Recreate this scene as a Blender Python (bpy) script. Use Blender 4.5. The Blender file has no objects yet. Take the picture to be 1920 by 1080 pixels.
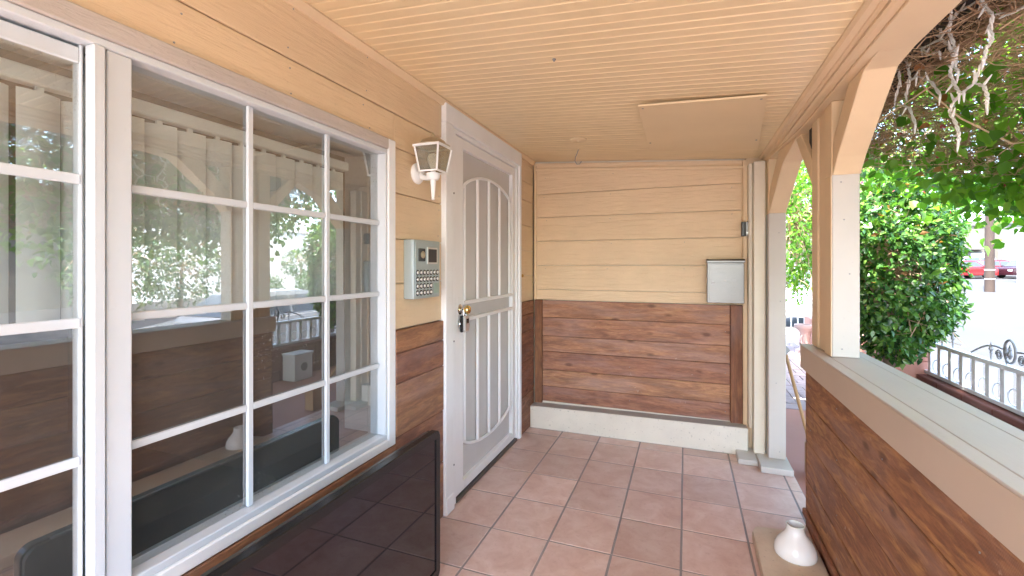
import bpy, math, random
import numpy as np
from mathutils import Vector, Matrix
random.seed(7)
rng = np.random.default_rng(11)
R = math.radians
sc = bpy.context.scene
COL = sc.collection

# ------------------------------------------------------------------ camera, sky, sun, exposure
cam_d = bpy.data.cameras.new('camera')
cam_d.lens = 16.0; cam_d.sensor_width = 36.0
cam_d.shift_y = -0.0217
cam_d.clip_start = 0.03; cam_d.clip_end = 900
cam = bpy.data.objects.new('camera', cam_d); COL.objects.link(cam)
cam.location = (0, 0, 1.459); cam.rotation_euler = (R(90), 0, 0.364)
sc.camera = cam
SUN = Vector((-0.22, -0.50, 0.84)).normalized()          # towards the sun
w = bpy.data.worlds.new('World'); sc.world = w; w.use_nodes = True
wn = w.node_tree.nodes; wl = w.node_tree.links
sky = wn.new('ShaderNodeTexSky'); sky.sky_type = 'NISHITA'; sky.sun_disc = False
sky.sun_elevation = math.asin(SUN.z); sky.sun_rotation = math.atan2(SUN.x, SUN.y)
sky.air_density = 1.0; sky.dust_density = 2.5; sky.ozone_density = 1.0
wl.new(sky.outputs[0], wn['Background'].inputs[0]); wn['Background'].inputs[1].default_value = 0.15
sd = bpy.data.lights.new('sun', 'SUN'); sd.energy = 2.0; sd.angle = R(0.6); sd.color = (1, .97, .93)
so = bpy.data.objects.new('sun', sd); COL.objects.link(so)
so.rotation_euler = SUN.to_track_quat('Z', 'Y').to_euler(); so.location = (3, -6, 12)
sc.view_settings.view_transform = 'Standard'; sc.view_settings.look = 'None'
sc.view_settings.gamma = 1.0; sc.view_settings.exposure = 3.78
sc.render.engine = 'CYCLES'
sc.cycles.max_bounces = 12; sc.cycles.diffuse_bounces = 6; sc.cycles.glossy_bounces = 5
sc.cycles.transparent_max_bounces = 24; sc.cycles.transmission_bounces = 8
sc.cycles.use_denoising = True
sc.cycles.sample_clamp_indirect = 8

# ------------------------------------------------------------------ materials
def nt(name):
    m = bpy.data.materials.new(name); m.use_nodes = True
    n = m.node_tree.nodes; n.clear()
    o = n.new('ShaderNodeOutputMaterial'); b = n.new('ShaderNodeBsdfPrincipled')
    m.node_tree.links.new(b.outputs[0], o.inputs[0])
    return m, n, m.node_tree.links, b, o
def coords(n, l, scale=(1, 1, 1), rnd=True):
    tc = n.new('ShaderNodeTexCoord'); mp = n.new('ShaderNodeMapping'); mp.inputs['Scale'].default_value = scale
    if rnd:
        oi = n.new('ShaderNodeObjectInfo'); mu = n.new('ShaderNodeVectorMath'); mu.operation = 'SCALE'
        cb = n.new('ShaderNodeCombineXYZ')
        for i in range(3): l.new(oi.outputs['Random'], cb.inputs[i])
        l.new(cb.outputs[0], mu.inputs[0]); mu.inputs['Scale'].default_value = 37.0
        ad = n.new('ShaderNodeVectorMath'); l.new(tc.outputs['Object'], ad.inputs[0]); l.new(mu.outputs[0], ad.inputs[1])
        l.new(ad.outputs[0], mp.inputs[0])
    else: l.new(tc.outputs['Object'], mp.inputs[0])
    return mp.outputs[0]
def noise(n, l, vec, scale, detail=4, rough=.55, dist=0):
    t = n.new('ShaderNodeTexNoise'); t.inputs['Scale'].default_value = scale; t.inputs['Detail'].default_value = detail
    t.inputs['Roughness'].default_value = rough; t.inputs['Distortion'].default_value = dist
    l.new(vec, t.inputs['Vector']); return t.outputs['Fac']
def ramp(n, l, fac, stops):
    r = n.new('ShaderNodeValToRGB'); e = r.color_ramp.elements
    while len(e) < len(stops): e.new(.5)
    for k, (p, c) in enumerate(stops):
        e[k].position = p; e[k].color = (*c, 1) if len(c) == 3 else c
    l.new(fac, r.inputs[0]); return r.outputs[0]
def mixc(n, l, fac, a, b, mode='MIX'):
    m = n.new('ShaderNodeMix'); m.data_type = 'RGBA'; m.blend_type = mode; m.clamp_factor = True
    for s, v in ((m.inputs['Factor'], fac), (m.inputs['A'], a), (m.inputs['B'], b)):
        if hasattr(v, 'is_linked') or hasattr(v, 'node'): l.new(v, s)
        else: s.default_value = v if isinstance(v, (int, float)) else (*v, 1)
    return m.outputs['Result']
def bump(n, l, h, bsdf, strength=.3, dist=.01):
    b = n.new('ShaderNodeBump'); b.inputs['Strength'].default_value = strength; b.inputs['Distance'].default_value = dist
    l.new(h, b.inputs['Height']); l.new(b.outputs[0], bsdf.inputs['Normal'])
def math_(n, l, op, a, b=0.0):
    m = n.new('ShaderNodeMath'); m.operation = op
    for s, v in ((m.inputs[0], a), (m.inputs[1], b)):
        if hasattr(v, 'node'): l.new(v, s)
        else: s.default_value = v
    return m.outputs[0]
def objrand(n, l, lo, hi):
    oi = n.new('ShaderNodeObjectInfo'); m = n.new('ShaderNodeMapRange')
    m.inputs['To Min'].default_value = lo; m.inputs['To Max'].default_value = hi
    l.new(oi.outputs['Random'], m.inputs['Value']); return m.outputs[0]
def paint(name, col, rough=.5, var=.10, grain=None, gs=.25, spots=0, dirt=None, dirt_amt=.25, metal=0, spec=.5, scl=3.0, bd=.004):
    """painted or plain surface: mottled colour, optional stretched grain relief (scale vector), optional dirt"""
    m, n, l, b, o = nt(name)
    v = coords(n, l)
    f = noise(n, l, v, scl, 5)
    c = ramp(n, l, f, [(.25, tuple(x*(1-var) for x in col)), (.75, tuple(min(1, x*(1+var*.6)) for x in col))])
    if dirt:
        f2 = noise(n, l, v, 2.1, 8, .7)
        k = ramp(n, l, f2, [(.5, (0, 0, 0)), (.75, (1, 1, 1))])
        c = mixc(n, l, math_(n, l, 'MULTIPLY', k, dirt_amt), c, dirt)
    if spots:
        f3 = noise(n, l, v, 55, 2)
        k3 = ramp(n, l, f3, [(.66, (0, 0, 0)), (.72, (1, 1, 1))])
        c = mixc(n, l, math_(n, l, 'MULTIPLY', k3, spots), c, tuple(x*.45 for x in col))
    l.new(c, b.inputs['Base Color'])
    b.inputs['Roughness'].default_value = rough; b.inputs['Metallic'].default_value = metal
    b.inputs['Specular IOR Level'].default_value = spec
    if grain:
        vg = coords(n, l, grain)
        h = noise(n, l, vg, 1.0, 6, .65, .4)
        bump(n, l, h, b, gs, bd)
    return m
GR = {'x': (4, 45, 45), 'y': (45, 4, 45), 'z': (45, 45, 4)}
def cedar(name, axis, tone=1.0, sat=1.0, gold=.32, scuff=.45):
    m, n, l, b, o = nt(name)
    st = {'x': (2.6, 15, 15), 'y': (15, 2.6, 15), 'z': (15, 15, 2.6)}[axis]
    fine = {'x': (22, 120, 120), 'y': (120, 22, 120), 'z': (120, 120, 22)}[axis]
    v = coords(n, l, st); vf = coords(n, l, fine)
    f1 = noise(n, l, v, 1.0, 5, .6, 1.2); f2 = noise(n, l, vf, 1.0, 4, .6)
    c = ramp(n, l, f1, [(.22, (.085, .036, .021)), (.42, (.130, .054, .028)), (.55, (.170, .072, .036)), (.68, (.215, .096, .046)), (.85, (.28, .145, .072))])
    c = mixc(n, l, math_(n, l, 'MULTIPLY', ramp(n, l, f2, [(.35, (1, 1, 1)), (.6, (0, 0, 0))]), .38), c, (.06, .028, .018))
    vb = coords(n, l, tuple(x*.8 for x in st)); gb_ = noise(n, l, vb, 2.2, 4, .6, .8)
    c = mixc(n, l, math_(n, l, 'MULTIPLY', ramp(n, l, gb_, [(.50, (0, 0, 0)), (.68, (1, 1, 1))]), gold), c, (.28, .14, .055))
    # greyed weathering
    vg = coords(n, l, tuple(x*.5 for x in st)); g = noise(n, l, vg, 1.3, 3)
    c = mixc(n, l, math_(n, l, 'MULTIPLY', ramp(n, l, g, [(.48, (0, 0, 0)), (.7, (1, 1, 1))]), .42), c, (.185, .125, .115))
    # knots
    vk = coords(n, l, {'x': (3.4, 7.5, 7.5), 'y': (7.5, 3.4, 7.5), 'z': (7.5, 7.5, 3.4)}[axis])
    vo = n.new('ShaderNodeTexVoronoi'); vo.inputs['Scale'].default_value = 1.0; l.new(vk, vo.inputs['Vector'])
    kn = ramp(n, l, vo.outputs['Distance'], [(.07, (1, 1, 1)), (.16, (0, 0, 0))])
    c = mixc(n, l, math_(n, l, 'MULTIPLY', kn, .62), c, (.035, .014, .009))
    # white scuffs
    vs = coords(n, l, (14, 14, 14)); s = noise(n, l, vs, 1.0, 5, .7)
    c = mixc(n, l, math_(n, l, 'MULTIPLY', ramp(n, l, s, [(.66, (0, 0, 0)), (.80, (1, 1, 1))]), scuff), c, (.42, .35, .31))
    hv = n.new('ShaderNodeHueSaturation'); l.new(c, hv.inputs['Color']); hv.inputs['Saturation'].default_value = sat
    l.new(math_(n, l, 'MULTIPLY', objrand(n, l, .85, 1.18), tone), hv.inputs['Value'])
    l.new(objrand(n, l, .492, .508), hv.inputs['Hue'])
    l.new(hv.outputs[0], b.inputs['Base Color'])
    b.inputs['Roughness'].default_value = .62; b.inputs['Specular IOR Level'].default_value = .35
    # saw marks
    wv = n.new('ShaderNodeTexWave'); wv.inputs['Scale'].default_value = 55; wv.inputs['Distortion'].default_value = 3
    mp = n.new('ShaderNodeMapping'); tc = n.new('ShaderNodeTexCoord'); l.new(tc.outputs['Object'], mp.inputs[0])
    mp.inputs['Rotation'].default_value = {'x': (0, R(35), 0), 'y': (R(35), 0, R(90)), 'z': (R(20), R(70), 0)}[axis]
    l.new(mp.outputs[0], wv.inputs['Vector'])
    h = math_(n, l, 'ADD', math_(n, l, 'MULTIPLY', wv.outputs['Fac'], .25), f2)
    bump(n, l, h, b, .6, .004)
    return m
def leafmat(name, cols, trans=.35, rough=.35, spec=.5):
    m, n, l, b, o = nt(name)
    gm = n.new('ShaderNodeNewGeometry')
    c = ramp(n, l, gm.outputs['Random Per Island'], [(i/(len(cols)-1), c) for i, c in enumerate(cols)])
    l.new(c, b.inputs['Base Color']); b.inputs['Roughness'].default_value = rough; b.inputs['Specular IOR Level'].default_value = spec
    tr = n.new('ShaderNodeBsdfTranslucent'); ms = n.new('ShaderNodeMixShader'); ms.inputs[0].default_value = trans
    tcx = mixc(n, l, 1.0, c, (1.5, 1.6, .5), 'MULTIPLY'); l.new(tcx, tr.inputs[0])
    l.new(b.outputs[0], ms.inputs[1]); l.new(tr.outputs[0], ms.inputs[2]); l.new(ms.outputs[0], o.inputs[0])
    return m
def glassmat(name, mul=5.2, add=.08, tint=(.95, .98, .97), grime_haze=.065):
    m, n, l, b, o = nt(name)
    fr = n.new('ShaderNodeFresnel'); fr.inputs['IOR'].default_value = 1.5
    f = math_(n, l, 'ADD', math_(n, l, 'MULTIPLY', fr.outputs[0], mul), add)
    gmt = n.new('ShaderNodeNewGeometry'); f = math_(n, l, 'MULTIPLY', f, math_(n, l, 'SUBTRACT', 1.0, gmt.outputs['Backfacing']))
    t = n.new('ShaderNodeBsdfTransparent'); t.inputs[0].default_value = (*tint, 1)
    g = n.new('ShaderNodeBsdfGlossy'); g.inputs['Roughness'].default_value = .0
    ms = n.new('ShaderNodeMixShader'); l.new(f, ms.inputs[0]); l.new(t.outputs[0], ms.inputs[1]); l.new(g.outputs[0], ms.inputs[2])
    # dust specks, and a pale film that paints haze over the glass
    v = coords(n, l)
    d1 = noise(n, l, v, 190, 2); d2 = noise(n, l, v, 3, 5)
    k = math_(n, l, 'ADD', math_(n, l, 'MULTIPLY', ramp(n, l, d1, [(.635, (0, 0, 0)), (.72, (1, 1, 1))]), ramp(n, l, d2, [(.45, (0, 0, 0)), (.7, (.55, .55, .55))])), math_(n, l, 'MULTIPLY', d2, grime_haze))
    df = n.new('ShaderNodeBsdfDiffuse'); df.inputs[0].default_value = (.62, .62, .58, 1)
    m2 = n.new('ShaderNodeMixShader'); l.new(k, m2.inputs[0]); l.new(ms.outputs[0], m2.inputs[1]); l.new(df.outputs[0], m2.inputs[2])
    l.new(m2.outputs[0], o.inputs[0]); return m

M = {}
PEACH = (.75, .575, .37)
for a in 'xyz': M['siding_'+a] = paint('siding_paint_'+a, PEACH, .5, .08, GR[a], .9, spots=.10, bd=.010)
M['peach'] = paint('peach_paint', PEACH, .5, .07, (6, 6, 6), .12, dirt=(.45, .29, .16), dirt_amt=.18)
M['ceil'] = paint('ceiling_paint', (.76, .605, .37), .35, .06, (8, 60, 60), .15, dirt=(.8, .66, .48), dirt_amt=.2)
M['hatch'] = paint('hatch_paint', (.76, .605, .38), .45, .05)
M['cream'] = paint('cream_paint', (.74, .69, .57), .5, .06, (12, 12, 5), .2, spots=.12, dirt=(.55, .48, .36), dirt_amt=.25)
M['offwhite'] = paint('off_white_paint', (.55, .515, .47), .5, .05, (14, 14, 4), .22, spots=.10, dirt=(.55, .50, .42), dirt_amt=.2)
M['ledge'] = paint('ledge_paint', (.56, .50, .465), .5, .06, (30, 3, 30), .35, spots=.12, dirt=(.50, .45, .43), dirt_amt=.3)
M['fascia'] = paint('fascia_paint', (.57, .475, .385), .5, .05, (20, 3, 20), .15, dirt=(.5, .40, .34), dirt_amt=.2)
M['white'] = paint('white_vinyl', (.60, .64, .67), .35, .04, dirt=(.55, .53, .47), dirt_amt=.18, spots=.05)
M['whitepaint'] = paint('white_trim_paint', (.84, .86, .865), .4, .05, (25, 25, 5), .12, dirt=(.58, .55, .50), dirt_amt=.18, spots=.10)
M['steelwhite'] = paint('white_enamel', (.84, .855, .855), .3, .03, spots=.03)
M['casing'] = paint('window_casing_paint', (.52, .47, .43), .65, .14, (45, 9, 45), 1.0, spots=.15, bd=.008)
M['cedar_x'] = cedar('cedar_x', 'x', 2.25, .92); M['cedar_y'] = cedar('cedar_y', 'y', 1.7, .95); M['cedar_z'] = cedar('cedar_z', 'z', 1.5)
M['cedar_half'] = cedar('cedar_half_wall', 'y', 1.75, 1.0, .75, .7)
M['grout'] = paint('grout', (.30, .26, .25), .8, .2)
M['stucco'] = paint('painted_stucco', (.74, .70, .60), .8, .10, (40, 40, 40), .5, spots=.45, dirt=(.50, .46, .38), dirt_amt=.35)
M['concrete'] = paint('grey_concrete', (.42, .395, .36), .9, .18, (45, 45, 45), .5, spots=.3)
M['slab'] = paint('sandy_concrete', (.66, .56, .44), .9, .14, (60, 60, 60), .5, spots=.45, dirt=(.30, .19, .12), dirt_amt=.35)
M['patio'] = paint('pink_patio_paint', (.42, .20, .15), .8, .14, (20, 20, 20), .2, dirt=(.42, .25, .2), dirt_amt=.4, scl=1.2)
M['asphalt'] = paint('bleached_asphalt', (.040, .040, .0395), .9, .12, (30, 30, 30), .3, scl=.4)
M['walk'] = paint('sidewalk_concrete', (.055, .055, .054), .9, .12, (30, 30, 30), .3, scl=.8)
M['pale_ground'] = paint('pale_ground_concrete', (.40, .40, .39), .9, .10, (30, 30, 30), .3, scl=.8)
M['redwall'] = paint('red_block_paint', (.205, .075, .055), .75, .14, (30, 30, 30), .4, spots=.2)
M['pinkwall'] = paint('pink_pillar_paint', (.56, .27, .20), .75, .12, (30, 30, 30), .35)
M['paver'] = paint('grey_pink_paver', (.36, .30, .30), .85, .2, (50, 50, 50), .4)
M['blind'] = paint('blind_vinyl', (.74, .77, .77), .5, .03)
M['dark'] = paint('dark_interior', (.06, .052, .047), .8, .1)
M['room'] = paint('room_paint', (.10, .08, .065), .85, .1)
M['innerdoor'] = paint('inner_door_wood', (.62, .56, .48), .5, .15, (30, 30, 4), .2, dirt=(.38, .30, .22), dirt_amt=.5)
M['black'] = paint('black_plastic', (.012, .012, .013), .25, .1)
M['tvback'] = paint('dusty_black_plastic', (.022, .026, .028), .6, .3, dirt=(.12, .13, .13), dirt_amt=.6)
M['chrome'] = paint('chrome', (.72, .72, .72), .2, .05, metal=1)
M['brass'] = paint('brass', (.75, .55, .22), .25, .08, metal=1)
M['oldbrass'] = paint('aged_brass', (.55, .47, .33), .4, .2, metal=.7)
M['alu'] = paint('brushed_steel', (.17, .17, .167), .30, .06, (6, 6, 90), .25, metal=.9)
M['keypad'] = paint('keypad_metal', (.40, .47, .47), .4, .05, metal=.35)
M['btn'] = paint('steel_button', (.70, .71, .70), .3, .05, metal=.8)
M['milk'] = paint('milk_glass', (.85, .87, .87), .12, .02)
M['rubber'] = paint('rubber', (.025, .025, .025), .8, .1)
M['wood_handle'] = paint('broom_handle_wood', (.42, .24, .11), .6, .15)
M['plastic_grey'] = paint('grey_plastic', (.30, .31, .32), .5, .05)
M['greysteel'] = paint('galvanised_steel', (.20, .22, .24), .5, .08, metal=.4)
M['iron'] = paint('grey_iron', (.30, .30, .31), .5, .1, metal=.3)
M['pole'] = paint('utility_pole_wood', (.034, .021, .0145), .85, .25, (25, 25, 1.5), .6, scl=1.5)
M['bark'] = paint('bark', (.20, .14, .10), .9, .25, (40, 40, 8), .6)
M['twig'] = paint('dry_twig', (.45, .31, .195), .85, .35)
M['paletwig'] = paint('pale_twig', (.58, .42, .27), .85, .25)
M['stem'] = paint('fallen_petal', (.5, .1, .2), .7, .2)
M['bldg'] = paint('cream_stucco', (.115, .105, .086), .85, .05)
M['bldgw'] = paint('white_stucco', (.125, .124, .119), .85, .04)
M['brightwall'] = paint('bright_white_stucco', (.78, .77, .74), .85, .04)
M['bdoor'] = paint('pale_blue_door', (.55, .60, .66), .6, .05)
M['darkglass'] = paint('dark_window_glass', (.05, .06, .07), .08, .05)
M['wire'] = paint('black_wire', (.03, .03, .03), .6, .1)
M['cord'] = paint('white_cord', (.84, .83, .79), .5, .06)
M['red'] = paint('red_car_paint', (.20, .012, .014), .25, .03)
M['maroon'] = paint('dark_red_car_paint', (.028, .008, .012), .2, .03)
M['silver'] = paint('silver_car_paint', (.25, .26, .27), .25, .03, metal=.3)
M['whitecar'] = paint('white_car_paint', (.40, .41, .42), .25, .02)
M['lamp_red'] = paint('tail_lamp_red', (.35, .02, .02), .2, .03)
M['rim'] = paint('wheel_alloy', (.62, .62, .63), .3, .05, metal=.5)
M['stone'] = paint('pedestal_stone', (.50, .37, .34), .8, .15, (40, 40, 40), .3)
M['glass'] = glassmat('window_glass')
M['lampglass'] = glassmat('lantern_glass', 1.6, .02, (.80, .77, .66), .30)
M['bulb'] = paint('frosted_bulb', (.86, .86, .84), .3, .02)
M['hubble'] = leafmat('shrub_leaf', [(.020, .062, .018), (.038, .118, .027), (.068, .18, .036), (.108, .24, .047), (.17, .295, .058)], .32, .24, .6)
M['vine'] = leafmat('vine_leaf', [(.06, .15, .025), (.10, .24, .035), (.15, .31, .045), (.21, .38, .06)], .6, .4)
M['far_leaf'] = leafmat('tree_leaf', [(.03, .08, .02), (.06, .14, .035), (.10, .19, .05)], .3, .5)
M['dry_leaf'] = leafmat('dry_leaf', [(.30, .12, .05), (.40, .19, .09), (.48, .27, .14)], .3, .7)
M['bract'] = leafmat('pink_bract', [(.42, .03, .09), (.52, .06, .15), (.40, .05, .05)], .4, .6)
# tile: mottled terracotta pink with a slight sheen
def tilemat():
    m, n, l, b, o = nt('ceramic_tile')
    v = coords(n, l)
    f = noise(n, l, v, 7, 7, .62, .6); f2 = noise(n, l, v, 38, 4, .7)
    c = ramp(n, l, f, [(.25, (.53, .335, .28)), (.45, (.62, .435, .37)), (.6, (.68, .51, .45)), (.8, (.74, .61, .56))])
    c = mixc(n, l, math_(n, l, 'MULTIPLY', ramp(n, l, f2, [(.55, (0, 0, 0)), (.7, (1, 1, 1))]), .35), c, (.45, .28, .23))
    hv = n.new('ShaderNodeHueSaturation'); l.new(c, hv.inputs['Color']); l.new(objrand(n, l, .86, 1.10), hv.inputs['Value'])
    l.new(hv.outputs[0], b.inputs['Base Color']); b.inputs['Roughness'].default_value = .38
    l.new(ramp(n, l, f, [(.3, (.33,)*3), (.7, (.5,)*3)]), b.inputs['Roughness'])
    bump(n, l, f2, b, .08, .002); return m
M['tile'] = tilemat()
def screenmat():
    m, n, l, b, o = nt('insect_screen')
    t = n.new('ShaderNodeBsdfTransparent'); ms = n.new('ShaderNodeMixShader'); ms.inputs[0].default_value = .72
    v = coords(n, l); f = noise(n, l, v, 2.5, 5)
    c = ramp(n, l, f, [(.3, (.70, .69, .67)), (.7, (.78, .77, .75))]); l.new(c, b.inputs['Base Color'])
    b.inputs['Roughness'].default_value = .5
    l.new(t.outputs[0], ms.inputs[1]); l.new(b.outputs[0], ms.inputs[2]); l.new(ms.outputs[0], o.inputs[0]); return m
M['screen'] = screenmat()
def tvscreen():
    m, n, l, b, o = nt('television_screen')
    b.inputs['Base Color'].default_value = (.012, .008, .012, 1); b.inputs['Roughness'].default_value = .03
    b.inputs['IOR'].default_value = 1.62
    v = coords(n, l); f = noise(n, l, v, 4, 6)
    l.new(ramp(n, l, f, [(.3, (.01,)*3), (.75, (.045,)*3)]), b.inputs['Roughness']); return m
M['tvscreen'] = tvscreen()

# ------------------------------------------------------------------ builders
def tag(o, label=None, cat=None, group=None, kind=None):
    if label: o['label'] = label
    if cat: o['category'] = cat
    if group: o['group'] = group
    if kind: o['kind'] = kind
    return o
def link(o, parent=None):
    COL.objects.link(o)
    if parent is not None:
        o.parent = parent
        wl_ = Vector((0, 0, 0)); p = parent
        while p is not None: wl_ += p.location; p = p.parent
        o.location = Vector(o.location) - wl_
    return o
def thing(name, loc, label, cat, group=None):
    o = bpy.data.objects.new(name, None); o.location = loc; o.empty_display_size = .1
    COL.objects.link(o); return tag(o, label, cat, group)
class G:
    """geometry collector in world coordinates"""
    def __init__(s): s.v = []; s.f = []
    def add(s, v, f):
        k = len(s.v); s.v += [tuple(p) for p in v]; s.f += [tuple(i+k for i in q) for q in f]; return s
    def box(s, x0, x1, y0, y1, z0, z1):
        v = [(x, y, z) for x in (x0, x1) for y in (y0, y1) for z in (z0, z1)]
        return s.add(v, [(0, 1, 3, 2), (4, 6, 7, 5), (0, 4, 5, 1), (2, 3, 7, 6), (0, 2, 6, 4), (1, 5, 7, 3)])
    def tube(s, pts, r, k=8, caps=True):
        pts = [Vector(p) for p in pts]; n = len(pts)
        rs = r if isinstance(r, (list, tuple)) else [r]*n
        t0 = (pts[1]-pts[0]).normalized(); up = Vector((0, 0, 1)) if abs(t0.z) < .9 else Vector((1, 0, 0))
        a = t0.cross(up).normalized(); v = []; f = []
        for i, p in enumerate(pts):
            t = (pts[min(i+1, n-1)]-pts[max(i-1, 0)]).normalized()
            a = (a - t*a.dot(t)).normalized(); b = t.cross(a)
            for j in range(k):
                q = 2*math.pi*j/k; v.append(p + (a*math.cos(q)+b*math.sin(q))*rs[i])
        for i in range(n-1):
            for j in range(k):
                f.append((i*k+j, i*k+(j+1) % k, (i+1)*k+(j+1) % k, (i+1)*k+j))
        if caps: f += [tuple(range(k))[::-1], tuple((n-1)*k+j for j in range(k))]
        return s.add(v, f)
    def lathe(s, prof, c, axis='z', k=24):
        """prof: list of (radius, height) along axis from c"""
        v = []; f = []
        for r, h in prof:
            for j in range(k):
                q = 2*math.pi*j/k; x, y = r*math.cos(q), r*math.sin(q)
                v.append({'z': (c[0]+x, c[1]+y, c[2]+h), 'x': (c[0]+h, c[1]+x, c[2]+y), 'y': (c[0]+y, c[1]+h, c[2]+x)}[axis])
        n = len(prof)
        for i in range(n-1):
            for j in range(k): f.append((i*k+j, i*k+(j+1) % k, (i+1)*k+(j+1) % k, (i+1)*k+j))
        f += [tuple(range(k))[::-1], tuple((n-1)*k+j for j in range(k))]
        return s.add(v, f)
    def prism(s, poly, axis, a0, a1):
        """poly: 2D points; axis 'x': poly=(y,z); 'y': poly=(x,z); 'z': poly=(x,y)"""
        n = len(poly)
        def P(p, a): return {'x': (a, p[0], p[1]), 'y': (p[0], a, p[1]), 'z': (p[0], p[1], a)}[axis]
        v = [P(p, a0) for p in poly]+[P(p, a1) for p in poly]
        f = [tuple(range(n))[::-1], tuple(range(n, 2*n))]+[(i, (i+1) % n, n+(i+1) % n, n+i) for i in range(n)]
        return s.add(v, f)
    def build(s, name, mat, parent=None, bevel=0, smooth=False, origin=None, **t):
        v = np.array(s.v, float)
        c = np.array(origin) if origin is not None else (v.min(0)+v.max(0))/2
        me = bpy.data.meshes.new(name); me.from_pydata([tuple(p) for p in v-c], [], s.f); me.update()
        me.materials.append(M[mat] if isinstance(mat, str) else mat)
        o = bpy.data.objects.new(name, me); o.location = c
        link(o, parent)
        import bmesh
        bm = bmesh.new(); bm.from_mesh(me); bmesh.ops.recalc_face_normals(bm, faces=bm.faces)
        if bevel: bmesh.ops.bevel(bm, geom=[e for e in bm.edges if len(e.link_faces) == 2 and e.calc_face_angle(0) > .5], offset=bevel, segments=2 if smooth else 1, affect='EDGES', profile=.6)
        bm.to_mesh(me); bm.free()
        if smooth:
            for p in me.polygons: p.use_smooth = True
            me.set_sharp_from_angle(angle=R(40))
        return tag(o, **t)
_cache = {}
def cbox(name, x0, x1, y0, y1, z0, z1, mat, parent=None, b=.002, rot=None, **t):
    """chamfered box sharing mesh data between equal sizes; origin at its centre"""
    d = (round(x1-x0, 4), round(y1-y0, 4), round(z1-z0, 4)); key = (d, mat, b)
    if key not in _cache:
        hx, hy, hz = (q/2 for q in d); bb = min(b, hx*.6, hy*.6, hz*.6); V = []; idx = {}
        for sx in (-1, 1):
            for sy in (-1, 1):
                for sz in (-1, 1):
                    for a in range(3):
                        p = [sx*hx, sy*hy, sz*hz]
                        for k, s_ in ((0, sx), (1, sy), (2, sz)):
                            if k != a: p[k] -= s_*bb
                        idx[(sx, sy, sz, a)] = len(V); V.append(tuple(p))
        F = []
        for a in range(3):
            o1, o2 = [k for k in range(3) if k != a]
            for s_ in (-1, 1):
                q = []
                for (i, j) in ((-1, -1), (1, -1), (1, 1), (-1, 1)):
                    sg = [0, 0, 0]; sg[a] = s_; sg[o1] = i; sg[o2] = j; q.append(idx[(*sg, a)])
                F.append(tuple(q))
            for i in (-1, 1):
                for j in (-1, 1):
                    A = [0, 0, 0]; A[o1] = i; A[o2] = j
                    lo = A[:]; lo[a] = -1; hi = A[:]; hi[a] = 1
                    F.append((idx[(*lo, o1)], idx[(*hi, o1)], idx[(*hi, o2)], idx[(*lo, o2)]))
        for sx in (-1, 1):
            for sy in (-1, 1):
                for sz in (-1, 1): F.append(tuple(idx[(sx, sy, sz, a)] for a in range(3)))
        me = bpy.data.meshes.new(name); me.from_pydata(V, [], F); me.update()
        import bmesh
        bm = bmesh.new(); bm.from_mesh(me); bmesh.ops.recalc_face_normals(bm, faces=bm.faces); bm.to_mesh(me); bm.free()
        me.materials.append(M[mat]); _cache[key] = me
    o = bpy.data.objects.new(name, _cache[key]); o.location = ((x0+x1)/2, (y0+y1)/2, (z0+z1)/2)
    if rot: o.rotation_euler = rot
    link(o, parent); return tag(o, **t)
def arc(c, r, a0, a1, n, plane='yz', x=0):
    out = []
    for i in range(n+1):
        a = R(a0+(a1-a0)*i/n); out.append((x, c[0]+r*math.cos(a), c[1]+r*math.sin(a)))
    return out
def leafmesh(name, P, D, N, L, W, mat, parent=None, origin=(0, 0, 0), shape=4, **t):
    """many folded leaves: P base points, D directions, N normals, L lengths, W half widths"""
    n = len(P)
    D = D/np.linalg.norm(D, axis=1, keepdims=True); S = np.cross(D, N); S /= np.linalg.norm(S, axis=1, keepdims=True)+1e-9
    N2 = np.cross(S, D); L = L[:, None]; W = W[:, None]
    if shape == 4:
        v = np.stack([P, P+D*L*.45+S*W+N2*W*.35, P+D*L-N2*L*.12, P+D*L*.45-S*W+N2*W*.35], 1)
        k = 4; f = [(0, 1, 2), (0, 2, 3)]
    else:
        v = np.stack([P, P+D*L*.22+S*W*.9+N2*W*.3, P+D*L*.55+S*W*.85+N2*W*.25, P+D*L-N2*L*.18, P+D*L*.55-S*W*.85+N2*W*.25, P+D*L*.22-S*W*.9+N2*W*.3, P+D*L*.5], 1)
        k = 7; f = [(0, 1, 6), (1, 2, 6), (2, 3, 6), (3, 4, 6), (4, 5, 6), (5, 0, 6)]
    v = v.reshape(-1, 3)-np.array(origin)
    fi = (np.array(f)[None]+(np.arange(n)*k)[:, None, None]).reshape(-1)
    me = bpy.data.meshes.new(name); me.vertices.add(len(v)); me.vertices.foreach_set('co', v.ravel().astype(np.float32))
    nf = n*len(f); me.loops.add(nf*3); me.loops.foreach_set('vertex_index', fi.astype(np.int32))
    me.polygons.add(nf); me.polygons.foreach_set('loop_start', (np.arange(nf)*3).astype(np.int32))
    me.update(calc_edges=True); me.validate()
    me.materials.append(M[mat]); o = bpy.data.objects.new(name, me); o.location = origin
    link(o, parent); return tag(o, **t)
def unit(n):
    v = rng.normal(size=(n, 3)); return v/np.linalg.norm(v, axis=1, keepdims=True)

# ------------------------------------------------------------------ ground, patio, street
def gz(x, y): return -.42+.021*(y-7) if y > -12 else -.82
g = G(); xs = [-400, -60, 2.31, 4.0, 12, 40, 120, 500]; ys = [-400, -60, -12, 7, 20, 60, 140, 600]
vv = []; ff = []
for y in ys:
    for x in xs: vv.append((x, y, min(gz(x, y), 3.0)-.01))
for j in range(len(ys)-1):
    for i in range(len(xs)-1): a = j*len(xs)+i; ff.append((a, a+1, a+1+len(xs), a+len(xs)))
g.add(vv, ff); g.build('ground', 'asphalt', kind='structure')
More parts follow.
